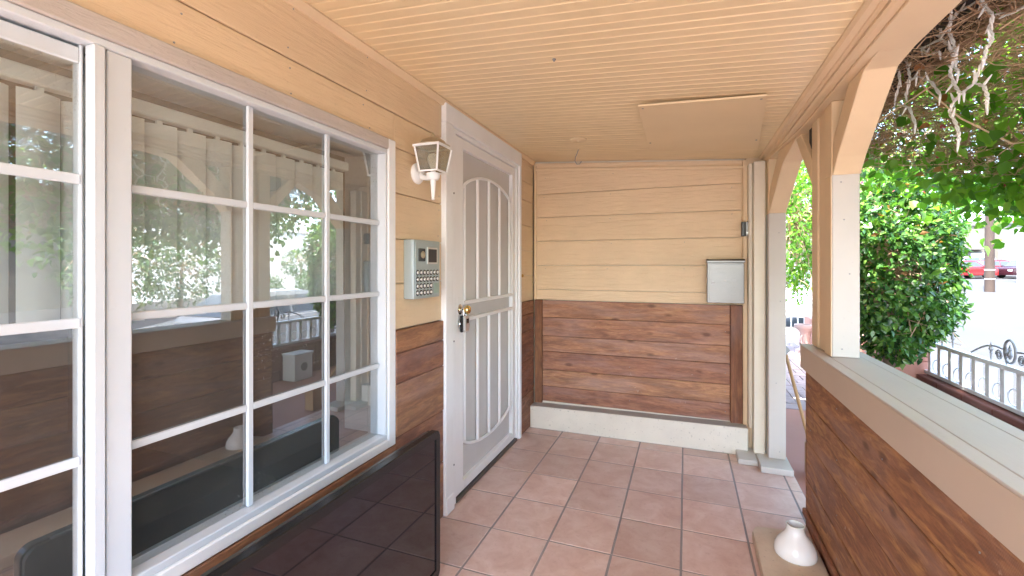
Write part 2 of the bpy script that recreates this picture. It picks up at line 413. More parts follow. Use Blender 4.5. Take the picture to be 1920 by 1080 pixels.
# sidewalk strip outside the low wall, with scored slabs
sw = G().add([(2.46, -10, gz(0, -10)+.10), (3.9, -10, gz(0, -10)+.10), (3.9, 30, gz(0, 30)+.10), (2.46, 30, gz(0, 30)+.10),
              (2.46, -10, gz(0, -10)-.05), (3.9, -10, gz(0, -10)-.05), (3.9, 30, gz(0, 30)-.05), (2.46, 30, gz(0, 30)-.05)],
             [(0, 1, 2, 3), (1, 5, 6, 2), (0, 3, 7, 4), (0, 4, 5, 1), (3, 2, 6, 7)])
sw.build('sidewalk', 'walk', kind='structure')
G().box(.715, 2.30, -1.6, 5.42, -1.2, -.022).build('patio', 'patio', kind='structure')
G().box(-6, 2.30, -14, -1.602, -1.2, -.026).build('bounce_ground', 'pale_ground', kind='structure')  # unseen pale ground added to bounce neutral light into the porch
G().box(-6, .713, -1.6, 5.42, -1.2, -.13).build('house_pad', 'pale_ground', kind='structure')
# brick path beyond the patio
path = G().box(.3, 2.9, 5.42, 13, -1.2, -.045).build('path', 'grout', kind='structure')
n_p = 0
for j in range(24):
    for i in range(9):
        x = .72+i*.205+(.1 if j % 2 else 0); y = 5.44+j*.205
        if x > 2.55: continue
        if (i+j) % 2: cbox('paver', x, x+.196, y, y+.096, -.06, -.02+random.uniform(-.003, .003), 'paver', path, .004); cbox('paver', x, x+.196, y+.103, y+.199, -.06, -.02+random.uniform(-.003, .003), 'paver', path, .004)
        else: cbox('paver', x, x+.096, y, y+.199, -.06, -.02+random.uniform(-.003, .003), 'paver', path, .004); cbox('paver', x+.103, x+.199, y, y+.199, -.06, -.02+random.uniform(-.003, .003), 'paver', path, .004)
# ------------------------------------------------------------------ porch floor with tiles
floor = G().box(-1.36, .708, -2.4, 3.93, -.12, -.002).build('porch_floor', 'grout', kind='structure')
TX = [(c-3.06)*.33 for c in range(0, 6)]; TX = [-1.345]+TX+[.712]
TY = [(r*1.0925+7.055)*.33 for r in range(-13, 5)]+[3.905]
for j in range(len(TY)-1):
    for i in range(len(TX)-1):
        cbox('tile', TX[i]+.0055, TX[i+1]-.0055, TY[j]+.0045, TY[j+1]-.0045, -.02, random.uniform(-.0008, .0008), 'tile', floor, .002)

# ------------------------------------------------------------------ house wall (long side)
WX = -1.33
house = thing('house_wall', (WX-.06, 1.0, 0), 'peach painted board siding wall with brown plank wainscot holding the window and door', 'wall')
def siding(z0, z1, y0, y1, parent=house):
    cbox('siding_board', WX-.022, WX+random.uniform(-.0012, .0012), y0, y1, z0+.002, z1-.002, 'siding_y', parent, .003)
jz = [2.43, 2.204, 2.04, 1.817, 1.592, 1.371, 1.143]
WIN0, WIN1, WZ0, WZ1 = -.62, 1.872, .59, 2.066
# long boards above the window
siding(2.205, 2.425, -2.4, 2.334); siding(WZ1, 2.204, -2.4, 1.872)
for a, b_ in ((2.04, 2.204), (1.817, 2.04), (1.592, 1.817), (1.371, 1.592), (1.143, 1.371)):
    siding(a, b_, 1.874, 2.334); siding(a, b_, 3.646, 4.045)
    if a < 2.0: siding(a, b_, -2.4, WIN0-.002)
siding(2.204, 2.425, 3.646, 4.045)
cbox('siding_board', WX-.022, WX, -2.4, WIN0-.002, 2.0405, WZ1-.002, 'siding_y', house, .003)
# wainscot planks
def wains(z0, z1, y0, y1): cbox('wainscot_plank', WX-.022, WX+.014+random.uniform(-.002, .002), y0, y1, z0+.0015, z1-.0015, 'cedar_y', house, .003)
for z0, z1 in ((.88, 1.028), (.62, .88), (1.028, 1.141), (.32, .62), (.0, .32)):
    wains(z0, z1, 1.873 if z1 > .60 else 1.873, 2.334); wains(z0, z1, 3.646, 4.02)
for z0, z1 in ((.30, WZ0-.002), (.0, .30)): wains(z0, z1, -2.4, 1.871)
# wall core behind the boards, around the openings
core = G()
for q in ((-2.4, WIN0+.05, 0, 2.43), (WIN0+.05, 1.82, 0, .63), (WIN0+.05, 1.82, 2.03, 2.43), (1.82, 2.40, 0, 2.43), (2.40, 3.60, 2.34, 2.43), (3.60, 4.2, 0, 2.43)):
    core.box(WX-.10, WX-.024, q[0], q[1], q[2], q[3])
core.build('wall_core', 'cream', house)
# crown strip where wall meets ceiling
G().prism([(WX+.001, 2.429), (WX+.001, 2.395), (WX+.012, 2.395), (WX+.03, 2.42), (WX+.03, 2.427)], 'y', -2.4, 4.03).build('crown_strip', 'peach', house)
# brass key switch
ks = G().lathe([(.0, 0), (.014, .0), (.014, .008), (.006, .012), (0, .013)], (WX, 3.74, 1.372), 'x', 12); ks.build('key_switch', 'brass', house)

# ------------------------------------------------------------------ window
win = thing('window', (WX, .6, WZ0), 'large white sliding window with divided panes and weathered grey casing', 'window')
CX = WX+.014
cbox('casing', WX-.01, CX, WIN0, 1.814, 2.014, WZ1, 'casing', win, .004)
cbox('casing', WX-.01, CX-.002, 1.8145, 1.871, WZ0, WZ1, 'whitepaint', win, .004)
cbox('casing', WX-.01, CX-.001, WIN0, 1.814, WZ0+.001, .632, 'whitepaint', win, .004)
# vinyl outer frame
FX0, FX1 = WX-.10, WX+.004
cbox('frame', FX0, FX1, -.56, 1.8135, 1.992, 2.0138, 'white', win, .003)
cbox('frame', FX0, FX1, -.56, 1.8135, .6322, .656, 'white', win, .003)
cbox('frame', FX0, FX1+.001, 1.798, 1.8135, .656, 1.992, 'white', win, .003)
cbox('frame', FX0, FX1-.004, .692, .747, .656, 1.992, 'white', win, .003)
cbox('frame', FX1-.03, FX1+.004, .660, .686, .656, 1.992, 'white', win, .003)
cbox('frame', FX0+.02, FX1-.02, .686, .692, .656, 1.992, 'black', win, .001)
GX = WX-.042
cbox('pane', GX-.003, GX+.003, .747, 1.7975, .6565, 1.992, 'glass', win, .0005)
for y in (1.110, 1.462): cbox('muntin', GX+.0035, GX+.016, y-.011, y+.011, .657, 1.992, 'white', win, .003)
for z in (1.662, 1.326, .986):
    for a, b_ in ((.747, 1.099), (1.121, 1.451), (1.473, 1.797)): cbox('muntin', GX+.0035, GX+.015, a, b_, z-.011, z+.011, 'white', win, .003)
# sliding sash, set further back
SX = WX-.042
cbox('sash_stile', SX-.02, SX+.012, .652, .6595, .656, 1.992, 'white', win, .003)
cbox('sash_rail', SX-.02, SX+.012, -.56, .652, 1.945, 1.984, 'white', win, .003)
cbox('sash_rail', SX-.02, SX+.012, -.56, .652, .656, .70, 'white', win, .003)
cbox('pane', SX+.002, SX+.008, -.56, .652, .70, 1.945, 'glass', win, .0005)
for z in (1.667, 1.322, .990): cbox('muntin', SX+.0085, SX+.016, -.56, .652, z-.012, z+.012, 'white', win, .003)
for y in (.24, -.16): cbox('muntin', SX+.0085, SX+.017, y-.011, y+.011, .70, 1.945, 'white', win, .003)

cbox('reveal', WX-.24, WX-.101, -.58, 1.83, 1.992, 2.02, 'white', win, .003)
cbox('reveal', WX-.24, WX-.101, 1.80, 1.83, .66, 1.991, 'white', win, .003)
# room behind the window
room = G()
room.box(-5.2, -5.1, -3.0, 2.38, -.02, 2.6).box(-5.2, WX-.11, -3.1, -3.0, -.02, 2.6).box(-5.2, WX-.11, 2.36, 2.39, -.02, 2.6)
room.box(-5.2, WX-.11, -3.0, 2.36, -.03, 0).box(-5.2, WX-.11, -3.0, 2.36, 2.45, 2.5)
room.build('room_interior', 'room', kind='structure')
# vertical blinds
bl = thing('vertical_blinds', (WX-.16, .6, 1.3), 'off white vertical blinds hanging inside the window', 'blinds')
cbox('head_rail', WX-.165, WX-.125, -.55, 1.70, 1.895, 1.935, 'blind', bl, .004)
k = 0; y = -.5
while y < 1.70:
    wdt = .089
    an = R(-24 if y > .7 else 10)+random.uniform(-.10, .10)
    s_ = G(); n_ = 5; vs = []
    for q in range(n_+1):
        t = (q/n_-.5); bow = .011*(1-4*t*t)
        vs += [(bow, t*wdt, 0), (bow, t*wdt, -.58)]
    s_.add(vs, [(2*q, 2*q+2, 2*q+3, 2*q+1) for q in range(n_)]+[])
    o = s_.build('slat', 'blind', bl, origin=(0, 0, 0), smooth=True)
    o.location = Vector((WX-.147, y, 1.882))-bl.location; o.rotation_euler = (0, 0, an)
    h = G().box(-.004, .004, -.008, .008, 0, .02).build('slat_clip', 'blind', bl, origin=(0, 0, 0)); h.location = Vector((WX-.147, y, 1.881))-bl.location
    y += .094 if y < .6 else .0905; k += 1

# ------------------------------------------------------------------ door
door = thing('security_door', (WX, 2.99, 0), 'white steel security door with arched bars over a mesh screen', 'door')
DX = WX-.02
fr = door
cbox('casing', WX-.02, WX+.030, 2.336, 2.428, 0.001, 2.30, 'whitepaint', fr, .004)
cbox('casing', WX-.02, WX+.030, 3.60, 3.645, 0.001, 2.30, 'whitepaint', fr, .004)
cbox('casing', WX-.02, WX+.031, 2.336, 3.645, 2.3005, 2.412, 'whitepaint', fr, .004)
cbox('casing', WX-.02, WX+.036, 2.338, 2.432, 0.0005, .10, 'whitepaint', fr, .004)
cbox('jamb', WX-.06, WX+.015, 2.428, 2.488, 0.001, 2.30, 'whitepaint', fr, .003)
cbox('jamb', WX-.06, WX+.015, 3.565, 3.60, 0.001, 2.30, 'whitepaint', fr, .003)
cbox('jamb', WX-.06, WX+.015, 2.488, 3.565, 2.272, 2.30, 'whitepaint', fr, .003)
cbox('threshold', WX-.10, WX+.02, 2.488, 3.565, .0005, .022, 'alu', fr, .003)
SDX0, SDX1 = WX-.035, WX+.004
cbox('stile', SDX0, SDX1, 2.492, 2.607, .026, 2.268, 'steelwhite', fr, .004)
cbox('stile', SDX0, SDX1, 3.492, 3.562, .026, 2.268, 'steelwhite', fr, .004)
cbox('rail', SDX0, SDX1, 2.607, 3.492, 2.205, 2.268, 'steelwhite', fr, .004)
cbox('rail', SDX0, SDX1, 2.607, 3.492, .026, .085, 'steelwhite', fr, .004)
cbox('screen', SDX0+.006, SDX0+.009, 2.607, 3.492, .085, 2.205, 'screen', fr, .0005)
BX = WX-.006
for z in (1.222, 1.112): cbox('bar_rail', BX-.012, BX+.012, 2.608, 3.491, z-.012, z+.012, 'steelwhite', fr, .003)
def topz(y): t = (y-2.608)/.883; return 1.955+.125*(1-(2*t-1)**2)**.75
def botz(y): t = (y-2.608)/.883; return .345-.105*(1-(2*t-1)**2)**.75
yy = [2.608+.883*i/20 for i in range(21)]
G().tube([(BX, y, topz(y)) for y in yy], .0105, 8).build('arched_bar', 'steelwhite', fr, smooth=True)
G().tube([(BX, y, botz(y)) for y in yy], .0105, 8).build('arched_bar', 'steelwhite', fr, smooth=True)
for y in (2.640, 2.842, 3.035, 3.235, 3.445):
    cbox('bar', BX-.009, BX+.009, y-.009, y+.009, 1.234, topz(y), 'steelwhite', fr, .003)
    cbox('bar', BX-.009, BX+.009, y-.009, y+.009, botz(y), 1.100, 'steelwhite', fr, .003)
for z in (.25, 1.0, 1.9):
    G().lathe([(0, 0), (.006, 0), (.005, .004), (0, .005)], (WX+.015, 2.458, z), 'x', 8).build('screw', 'iron', fr)
for z in (.35, 1.15, 1.98): cbox('hinge', WX+.004, WX+.020, 3.555, 3.575, z, z+.09, 'steelwhite', fr, .004)
cbox('strike_plate', WX+.0035, WX+.006, 2.52, 2.585, 1.05, 1.26, 'steelwhite', fr, .001)
lk = G().lathe([(.0, 0), (.033, 0), (.033, .006), (.024, .012), (.013, .016), (.012, .035), (.0, .036)], (SDX1, 2.555, 1.185), 'x', 20).build('knob_rose', 'chrome', fr, smooth=True)
G().lathe([(.010, .0), (.016, .006), (.027, .016), (.029, .028), (.024, .038), (.0, .042)], (SDX1+.030, 2.555, 1.185), 'x', 20).build('knob', 'brass', fr, smooth=True)
G().lathe([(.0, 0), (.034, 0), (.034, .008), (.028, .022), (.014, .024), (0, .024)], (SDX1, 2.555, 1.095), 'x', 20).build('deadbolt', 'chrome', fr, smooth=True)
# inner leaf
cbox('inner_leaf', WX-.12, WX-.085, 2.45, 3.60, .023, 2.30, 'innerdoor', fr, .003)
for a, b_ in ((.25, .95), (1.2, 2.1)):
    for c, d in ((2.68, 2.99), (3.10, 3.42)): cbox('inner_panel', WX-.087, WX-.078, c, d, a, b_, 'innerdoor', fr, .006)
lb = thing('key_lockbox', (WX+.07, 2.555, 1.04), 'small grey and black key lockbox hanging from the door knob', 'lockbox')
G().tube([(WX+.040, 2.555+.016*math.cos(R(a)), 1.150+.045*math.sin(R(a)) if a < 200 else 1.150) for a in range(0, 181, 15)], .004, 8).build('shackle', 'chrome', lb, smooth=True)
cbox('body', WX+.020, WX+.040, 2.522, 2.588, 1.045, 1.150, 'black', lb, .006)
cbox('front', WX+.040, WX+.060, 2.524, 2.586, 1.047, 1.148, 'btn', lb, .006)
cbox('dial_window', WX+.060, WX+.0625, 2.538, 2.572, 1.10, 1.13, 'black', lb, .001)

# ------------------------------------------------------------------ end wall and step
EY = 4.05
end = thing('end_wall', (-.43, EY, 0), 'peach board siding end wall above a reddish cedar plank panel', 'wall')
zs = [1.145, 1.240, 1.463, 1.686, 1.905, 2.12, 2.44]
for a, b_ in zip(zs[:-1], zs[1:]):
    G().prism([(-1.325, a+.002), (.445, a+.002), (.445, min(b_-.002, 2.30)), (-1.325, min(b_-.002, 2.415))], 'y', EY-.0015*random.random(), EY+.02).build('siding_board', 'siding_x', end, bevel=.002)
pz = [.212, .352, .505, .672, .815, .985, 1.143]
for a, b_ in zip(pz[:-1], pz[1:]):
    cbox('wainscot_plank', -1.235, .335, EY-.016+random.uniform(-.002, .002), EY+.015, a+.0014, b_-.0014, 'cedar_x', end, .003)
cbox('wainscot_post', -1.306, -1.237, EY-.034, EY+.015, .195, 1.144, 'cedar_z', end, .004)
cbox('wainscot_post', .337, .425, EY-.034, EY+.015, .200, 1.144, 'cedar_z', end, .004)
cbox('cream_strip', -1.237, .337, EY-.008, EY+.018, .185, .2115, 'cream', end, .002)
cbox('top_moulding', -1.30, .43, EY-.026, EY-.001, 2.285, 2.312, 'peach', end, .006, rot=(0, R(3.55), 0))
cbox('corner_strip', -1.3155, -1.296, EY-.018, EY-.001, 1.145, 2.39, 'siding_z', end, .003)
cbox('corner_trim', .426, .455, EY-.045, EY+.015, .20, 2.295, 'peach', end, .003)
G().tube([(.421, EY-.012, 2.24), (.421, EY-.012, 1.15)], .005, 6).build('conduit', 'peach', end)
core2 = G().box(-1.33, .445, EY+.021, EY+.12, -.05, 2.43); core2.build('wall_core', 'cream', end)
st = thing('concrete_step', (-.43, 3.97, 0), 'low cream painted concrete ledge with bare grey top along the end wall', 'step')
s1 = G().prism([(-1.316, -.01), (.452, -.01), (.452, .206), (-1.316, .192)], 'y', 3.912, EY+.02); s1.build('body', 'stucco', st, bevel=.006)
s2 = G().add([(-1.312, 3.918, .1935), (.448, 3.918, .2075), (.448, EY-.001, .2075), (-1.312, EY-.001, .1935), (-1.312, 3.918, .190), (.448, 3.918, .204), (.448, EY-.001, .204), (-1.312, EY-.001, .190)],
             [(0, 1, 2, 3), (4, 7, 6, 5), (0, 4, 5, 1), (1, 5, 6, 2), (2, 6, 7, 3), (3, 7, 4, 0)]); s2.build('top_face', 'concrete', st)
# house mass beyond the end wall
hm = thing('house_wing', (-2, 7, 0), 'plain cream wing of the house running on beyond the end wall', 'building')
G().box(-5.2, .44, EY+.125, 8.8, -.05, 2.6).build('wall', 'bldg', hm)
G().box(-5.4, .9, EY+.3, 9.1, 2.601, 2.72).build('roof', 'dark', hm)

# ------------------------------------------------------------------ ceiling
def zc(x): return 2.43-.0668*(x+1.33)
SL = math.atan(.0668)
ceil = thing('porch_ceiling', (-.4, 1.0, zc(-.4)), 'peach painted beadboard porch ceiling of narrow boards', 'ceiling')
x0, x1 = -1.328, .54; Lc = (x1-x0)/math.cos(SL); y = -1.6; key = None
while y < 4.03:
    bw = .056
    if key is None:
        gb = G().box(-Lc/2, Lc/2, 0, bw-.0028, 0, .012)
        b0 = gb.build('ceiling_board', 'ceil', ceil, bevel=.0035, origin=(0, 0, 0)); key = b0.data; o = b0
    else:
        o = bpy.data.objects.new('ceiling_board', key); COL.objects.link(o); o.parent = ceil
    o.location = Vector(((x0+x1)/2, y, zc((x0+x1)/2)+random.uniform(-.0006, .0006)))-ceil.location; o.rotation_euler = (0, SL, 0)
    y += bw
gb = G().add([(-1.36, -1.6, zc(-1.36)+.013), (.774, -1.6, zc(.774)+.013), (.774, 4.2, zc(.774)+.013), (-1.36, 4.2, zc(-1.36)+.013),
              (-1.36, -1.6, zc(-1.36)+.04), (.774, -1.6, zc(.774)+.04), (.774, 4.2, zc(.774)+.04), (-1.36, 4.2, zc(-1.36)+.04)],
             [(0, 1, 2, 3), (4, 7, 6, 5), (0, 4, 5, 1), (1, 5, 6, 2), (2, 6, 7, 3), (3, 7, 4, 0)]); gb.build('backing', 'peach', ceil)
rf = thing('porch_roof', (-1.5, 1, 2.55), 'flat dark roof covering the porch and the house', 'roof')
G().add([(-5.6, -1.65, 2.62), (1.18, -1.65, 2.50), (1.18, 4.3, 2.50), (-5.6, 4.3, 2.62), (-5.6, -1.65, 2.74), (1.18, -1.65, 2.58), (1.18, 4.3, 2.58), (-5.6, 4.3, 2.74)],
        [(0, 1, 2, 3), (4, 7, 6, 5), (0, 4, 5, 1), (1, 5, 6, 2), (2, 6, 7, 3), (3, 7, 4, 0)]).build('deck', 'dark', rf)
cbox('eave_board', 1.181, 1.20, -1.65, 4.3, 2.44, 2.59, 'peach', rf, .003)
# hatch, smoke detector base, hook, stray hole
ht = thing('ceiling_hatch', (.1, 3.3, zc(.1)), 'painted plywood access panel screwed to the ceiling with one sagging edge', 'panel')
hv = [(-.242, 2.57), (.375, 2.53), (.485, 3.67), (-.258, 3.66)]
hz = [.018, .015, .004, .004]
G().add([(x, y, zc(x)-d-.010) for (x, y), d in zip(hv, hz)]+[(x, y, zc(x)-d) for (x, y), d in zip(hv, hz)],
        [(0, 3, 2, 1), (4, 5, 6, 7), (0, 1, 5, 4), (1, 2, 6, 5), (2, 3, 7, 6), (3, 0, 4, 7)]).build('panel', 'hatch', ht)
for x, y, d in ((-.22, 2.61, .0175), (.355, 2.57, .0150), (-.235, 3.40, .009), (.44, 3.40, .009)):
    G().lathe([(0, -.002), (.006, -.001), (.006, .002), (0, .002)], (x, y, zc(x)-d-.010), 'z', 8).build('screw', 'iron', ht)
sm = thing('ceiling_box_cover', (-.736, 3.30, zc(-.76)), 'small round peach painted cover plate on the ceiling', 'cover')
G().lathe([(0, -.016), (.05, -.016), (.062, -.008), (.062, .0), (0, 0)], (-.736, 3.30, zc(-.76)), 'z', 24).build('plate', 'hatch', sm, smooth=True)
G().lathe([(0, -.02), (.012, -.02), (.012, -.016), (0, -.016)], (-.736, 3.30, zc(-.76)), 'z', 12).build('cap', 'hatch', sm)
hk = thing('ceiling_hook', (-.83, 3.60, zc(-.83)), 'bent wire plant hook hanging from the ceiling', 'hook')
G().tube([(-.80, 3.60, zc(-.80)+.002), (-.81, 3.60, 2.365), (-.825, 3.60, 2.335), (-.83, 3.60, 2.30), (-.815, 3.60, 2.275), (-.79, 3.60, 2.275), (-.778, 3.60, 2.295)], .0035, 8).build('wire', 'iron', hk, smooth=True)
G().lathe([(0, -.004), (.012, -.004), (.014, 0), (0, 0)], (-.80, 3.60, zc(-.80)), 'z', 10).build('base', 'hatch', hk)
sc_ = thing('ceiling_hole_mark', (-.545, 1.955, zc(-.545)), 'small dark disc standing in for a stray hole in a ceiling board', 'screw')
G().lathe([(0, -.008), (.005, -.008), (.008, -.004), (.008, 0), (0, 0)], (-.545, 1.955, zc(-.545)), 'z', 8).build('head', 'iron', sc_)  # dark raised disc takes the place of a stray hole
G().lathe([(0, -.012), (.003, -.012), (.003, -.008), (0, -.008)], (-.545, 1.955, zc(-.545)), 'z', 8).build('tip', 'iron', sc_)

# ------------------------------------------------------------------ beam, posts, arches
beam = thing('porch_beam', (.68, 1.0, 2.25), 'peach painted beam with stepped trim along the open side of the porch', 'beam')
G().prism([(.535, 2.42), (.535, 2.297), (.545, 2.285), (.57, 2.285), (.573, 2.279), (.588, 2.279), (.588, 2.42)], 'y', -1.6, 3.99).build('trim', 'peach', beam)
G().prism([(.589, 2.42), (.589, 2.268), (.60, 2.262), (.625, 2.262), (.625, 2.42)], 'y', -1.6, 3.90).build('trim', 'peach', beam)
b1 = G().add([(.626, -1.6, 2.252), (.776, -1.6, 2.252), (.776, 3.0, 2.252), (.626, 3.0, 2.252), (.626, -1.6, 2.44), (.776, -1.6, 2.44), (.776, 3.0, 2.44), (.626, 3.0, 2.44)],
             [(0, 3, 2, 1), (4, 5, 6, 7), (0, 1, 5, 4), (1, 2, 6, 5), (2, 3, 7, 6), (3, 0, 4, 7)]); b1.build('timber', 'peach', beam, bevel=.003)
b2 = G().add([(.626, 3.001, 2.252), (.776, 3.001, 2.252), (.70, 4.0, 2.245), (.56, 4.0, 2.245), (.626, 3.001, 2.44), (.776, 3.001, 2.44), (.70, 4.0, 2.42), (.56, 4.0, 2.42)],
             [(0, 3, 2, 1), (4, 5, 6, 7), (0, 1, 5, 4), (1, 2, 6, 5), (2, 3, 7, 6), (3, 0, 4, 7)]); b2.build('timber', 'peach', beam, bevel=.003)
cbox('nail', .628, .640, 1.0, 1.004, 2.30, 2.304, 'iron', beam, .0005)
def brace(pts_in, pts_out, xa, xb, mat, parent, name='brace'):
    """knee brace: intrados and extrados polylines in (y,z); x range linear between ends"""
    poly = pts_in+pts_out[::-1]; n = len(poly); v = []
    y0_, y1_ = pts_in[0][0], pts_in[-1][0]
    for s_ in (0, 1):
        for (y, z) in poly:
            t = (y-y0_)/(y1_-y0_); x = xa[s_]*(1-t)+xb[s_]*t; v.append((x, y, z))
    f = [tuple(range(n))[::-1], tuple(range(n, 2*n))]+[(i, (i+1) % n, n+(i+1) % n, n+i) for i in range(n)]
    return G().add(v, f).build(name, mat, parent, bevel=.003)
LT = 1.020
# post cluster on the half wall
pc = thing('clustered_post', (.716, 2.79, LT), 'off white clustered timber post standing on the ledge with angled arch braces', 'post')
cbox('timber', .660, .772, 2.597, 2.706, LT, 2.251, 'offwhite', pc, .004)
cbox('timber', .668, .760, 2.711, 2.851, LT, 2.251, 'peach', pc, .004)
cbox('timber', .660, .772, 2.856, 2.972, LT, 2.251, 'peach', pc, .004)
cbox('timber', .656, .776, 2.590, 2.706, 1.895, 2.2505, 'peach', pc, .003)
cbox('face_board', .656, .6598, 2.600, 2.706, LT+.001, 1.894, 'peach', pc, .001)
I1 = [(2.5895, 1.893), (2.52, 1.965), (2.19, 2.240), (1.70, 2.2515)]; O1 = [(2.5895, 2.035), (2.345, 2.2515), (2.10, 2.2515), (1.70, 2.2517)]
brace([(2.5895, 1.893), (2.52, 1.965), (2.19, 2.236)], [(2.5895, 2.045), (2.36, 2.2515), (2.05, 2.2515)], (.660, .772), (.662, .775), 'peach', pc)
brace([(2.973, 1.91), (3.26, 2.236)], [(2.973, 2.05), (3.17, 2.2515)], (.660, .755), (.640, .74), 'peach', pc)
G().box(.676, .758, 2.975, 3.10, 2.13, 2.2505).build('block', 'dark', pc)
# nearer cluster, beside the camera
pn = thing('clustered_post', (.716, .2, LT), 'peach clustered timber post on the ledge at the near end of the long arch', 'post')
cbox('timber', .660, .772, .05, .16, LT, 2.251, 'offwhite', pn, .004); cbox('timber', .674, .760, .16, .31, LT, 2.251, 'peach', pn, .004)
cbox('timber', .660, .772, .31, .42, LT, 2.251, 'peach', pn, .004)
brace([(.421, 1.893), (.50, 1.965), (.83, 2.236)], [(.421, 2.045), (.66, 2.2515), (.97, 2.2515)], (.660, .772), (.662, .775), 'peach', pn)
# entrance cluster by the end wall
pe = thing('clustered_post', (.6, 3.87, 0), 'cream clustered entrance posts on low wooden pads beside the end wall', 'post')
cbox('timber', .572, .684, 3.80, 3.93, .046, 1.845, 'offwhite', pe, .004)
cbox('timber', .572, .684, 3.80, 3.93, 1.846, 2.246, 'peach', pe, .004)
cbox('timber', .484, .560, 3.87, 3.97, .040, 2.25, 'cream', pe, .004)
cbox('timber', .4565, .482, 3.93, 4.02, .209, 2.25, 'cream', pe, .004)
G().box(.447, .60, 4.022, 4.16, -.02, 2.40).build('back_board', 'peach', pe)
cbox('timber', .498, .571, 3.94, 3.99, .041, 2.25, 'peach', pe, .003)
cbox('base_pad', .497, .700, 3.62, 3.94, .001, .045, 'offwhite', pe, .005)
cbox('base_pad', .362, .495, 3.72, 3.985, .001, .039, 'offwhite', pe, .005)
brace([(3.799, 1.842), (3.48, 2.145), (3.24, 2.236)], [(3.799, 1.99), (3.56, 2.2485), (3.15, 2.2485)], (.574, .682), (.632, .745), 'peach', pe)
G().prism([(3.952, 1.78), (3.83, 1.72), (3.952, 1.66)], 'x', .60, .61)
# ------------------------------------------------------------------ half wall
hw = thing('half_wall', (.72, 1.0, 0), 'brown cedar plank half wall capped by a wide painted ledge', 'half wall')
for a, b_ in ((.105, .270), (.270, .488), (.488, .700), (.700, .883)):
    cbox('plank', .630+random.uniform(-.002, .002), .665, -2.4, 2.962, a+.002, b_-.002, 'cedar_half', hw, .003)
cbox('plank', .632, .665, -2.4, 2.961, .0, .104, 'cedar_half', hw, .003)
cbox('base_strip', .610, .6298, -2.4, 2.958, .075, .112, 'cedar_half', hw, .006)
G().box(.666, .80, -2.4, 2.955, -.05, .885).build('wall_core', 'peach', hw)
G().box(.6305, .80, 2.9625, 2.972, -.02, .884).build('end_board', 'cedar_z', hw, bevel=.002)
cbox('ledge_fascia', .606, .629, -2.4, 2.985, .886, 1.012, 'fascia', hw, .004)
cbox('ledge_board', .602, .652, -2.4, 2.99, 1.0125, 1.0195, 'ledge', hw, .003)
cbox('ledge_board', .655, .795, -2.4, 2.99, 1.008, 1.018, 'ledge', hw, .003)
cbox('ledge_board', .798, .850, -2.4, 2.985, 1.004, 1.0155, 'ledge', hw, .003)
cbox('ledge_fascia', .825, .846, -2.4, 2.98, .90, 1.003, 'fascia', hw, .004)
G().box(.6295, .824, -2.4, 2.982, .887, 1.003).build('ledge_core', 'fascia', hw)
G().box(.78, .865, 2.905, 2.93, 1.0157, 1.019).build('leaf_litter', 'dry_leaf', hw)
# concrete kerb slab along the half wall
sl = G().prism([(.312, -2.2), (.608, -2.2), (.608, 2.74), (.46, 2.77), (.350, 2.755), (.330, 2.70)], 'z', .0015, .062)
sl.build('concrete_slab', 'slab', None, bevel=.014, smooth=True, label='long low sandy concrete slab on the tiles along the half wall', cat='slab')
# glass shade
gs = thing('glass_lamp_shade', (.497, 2.545, .062), 'white milk glass bell lamp shade standing on the sandy slab', 'lamp shade')
pr = [(.086, .0), (.090, .005), (.091, .020), (.087, .042), (.076, .064), (.060, .084), (.046, .102), (.039, .118), (.037, .134), (.039, .144), (.035, .144), (.033, .134), (.035, .118), (.042, .102), (.056, .084), (.072, .064), (.083, .042), (.086, .010)]
shd = G(); K = 36; v = []
for r, h in pr:
    for j in range(K): q = 2*math.pi*j/K; v.append((.497+r*math.cos(q), 2.545+r*math.sin(q), .0625+h))
shd.add(v, [(i*K+j, i*K+(j+1) % K, (i+1) % len(pr)*K+(j+1) % K, (i+1) % len(pr)*K+j) for i in range(len(pr)) for j in range(K)])
shd.build('shade', 'milk', gs, smooth=True)
G().tube([(.497+.037*math.cos(2*math.pi*i/28), 2.545+.037*math.sin(2*math.pi*i/28), .206) for i in range(29)], .0028, 6, False).build('collar_rim', 'milk', gs, smooth=True)

# ------------------------------------------------------------------ television
tv = thing('television', (-1.09, 1.30, 0), 'flat screen television with glossy black bezel standing on the tiles below the window', 'television')
TXF = -1.055; ty0, ty1, tz0, tz1 = .66, 1.845, .030, .708
def rrect(y0, y1, z0, z1, r, k=5):
    out = []
    for cy, cz, a in ((y1-r, z1-r, 0), (y0+r, z1-r, 90), (y0+r, z0+r, 180), (y1-r, z0+r, 270)):
        for i in range(k+1): q = R(a+90*i/k); out.append((cy+r*math.cos(q), cz+r*math.sin(q)))
    return out
outer = rrect(ty0, ty1, tz0, tz1, .035); inner = rrect(ty0+.036, ty1-.036, tz0+.045, tz1-.036, .004)
n_ = len(outer); gbz = G()
gbz.add([(TXF-.03, *p) for p in outer]+[(TXF-.003, *p) for p in outer]+[(TXF, .992*p[0]+.008*1.25, .99*p[1]+.01*.37) for p in outer]+[(TXF-.001, *p) for p in inner]+[(TXF-.012, *p) for p in inner],
        [(r*n_+i, r*n_+(i+1) % n_, (r+1)*n_+(i+1) % n_, (r+1)*n_+i) for r in range(4) for i in range(n_)])
gbz.build('bezel', 'black', tv)
cbox('screen', TXF-.016, TXF-.006, ty0+.030, ty1-.030, tz0+.038, tz1-.030, 'tvscreen', tv, .001)
bk = G(); oo = rrect(ty0+.004, ty1-.004, tz0+.004, tz1-.004, .035); i2 = rrect(ty0+.10, ty1-.10, tz0+.10, tz1-.07, .03)
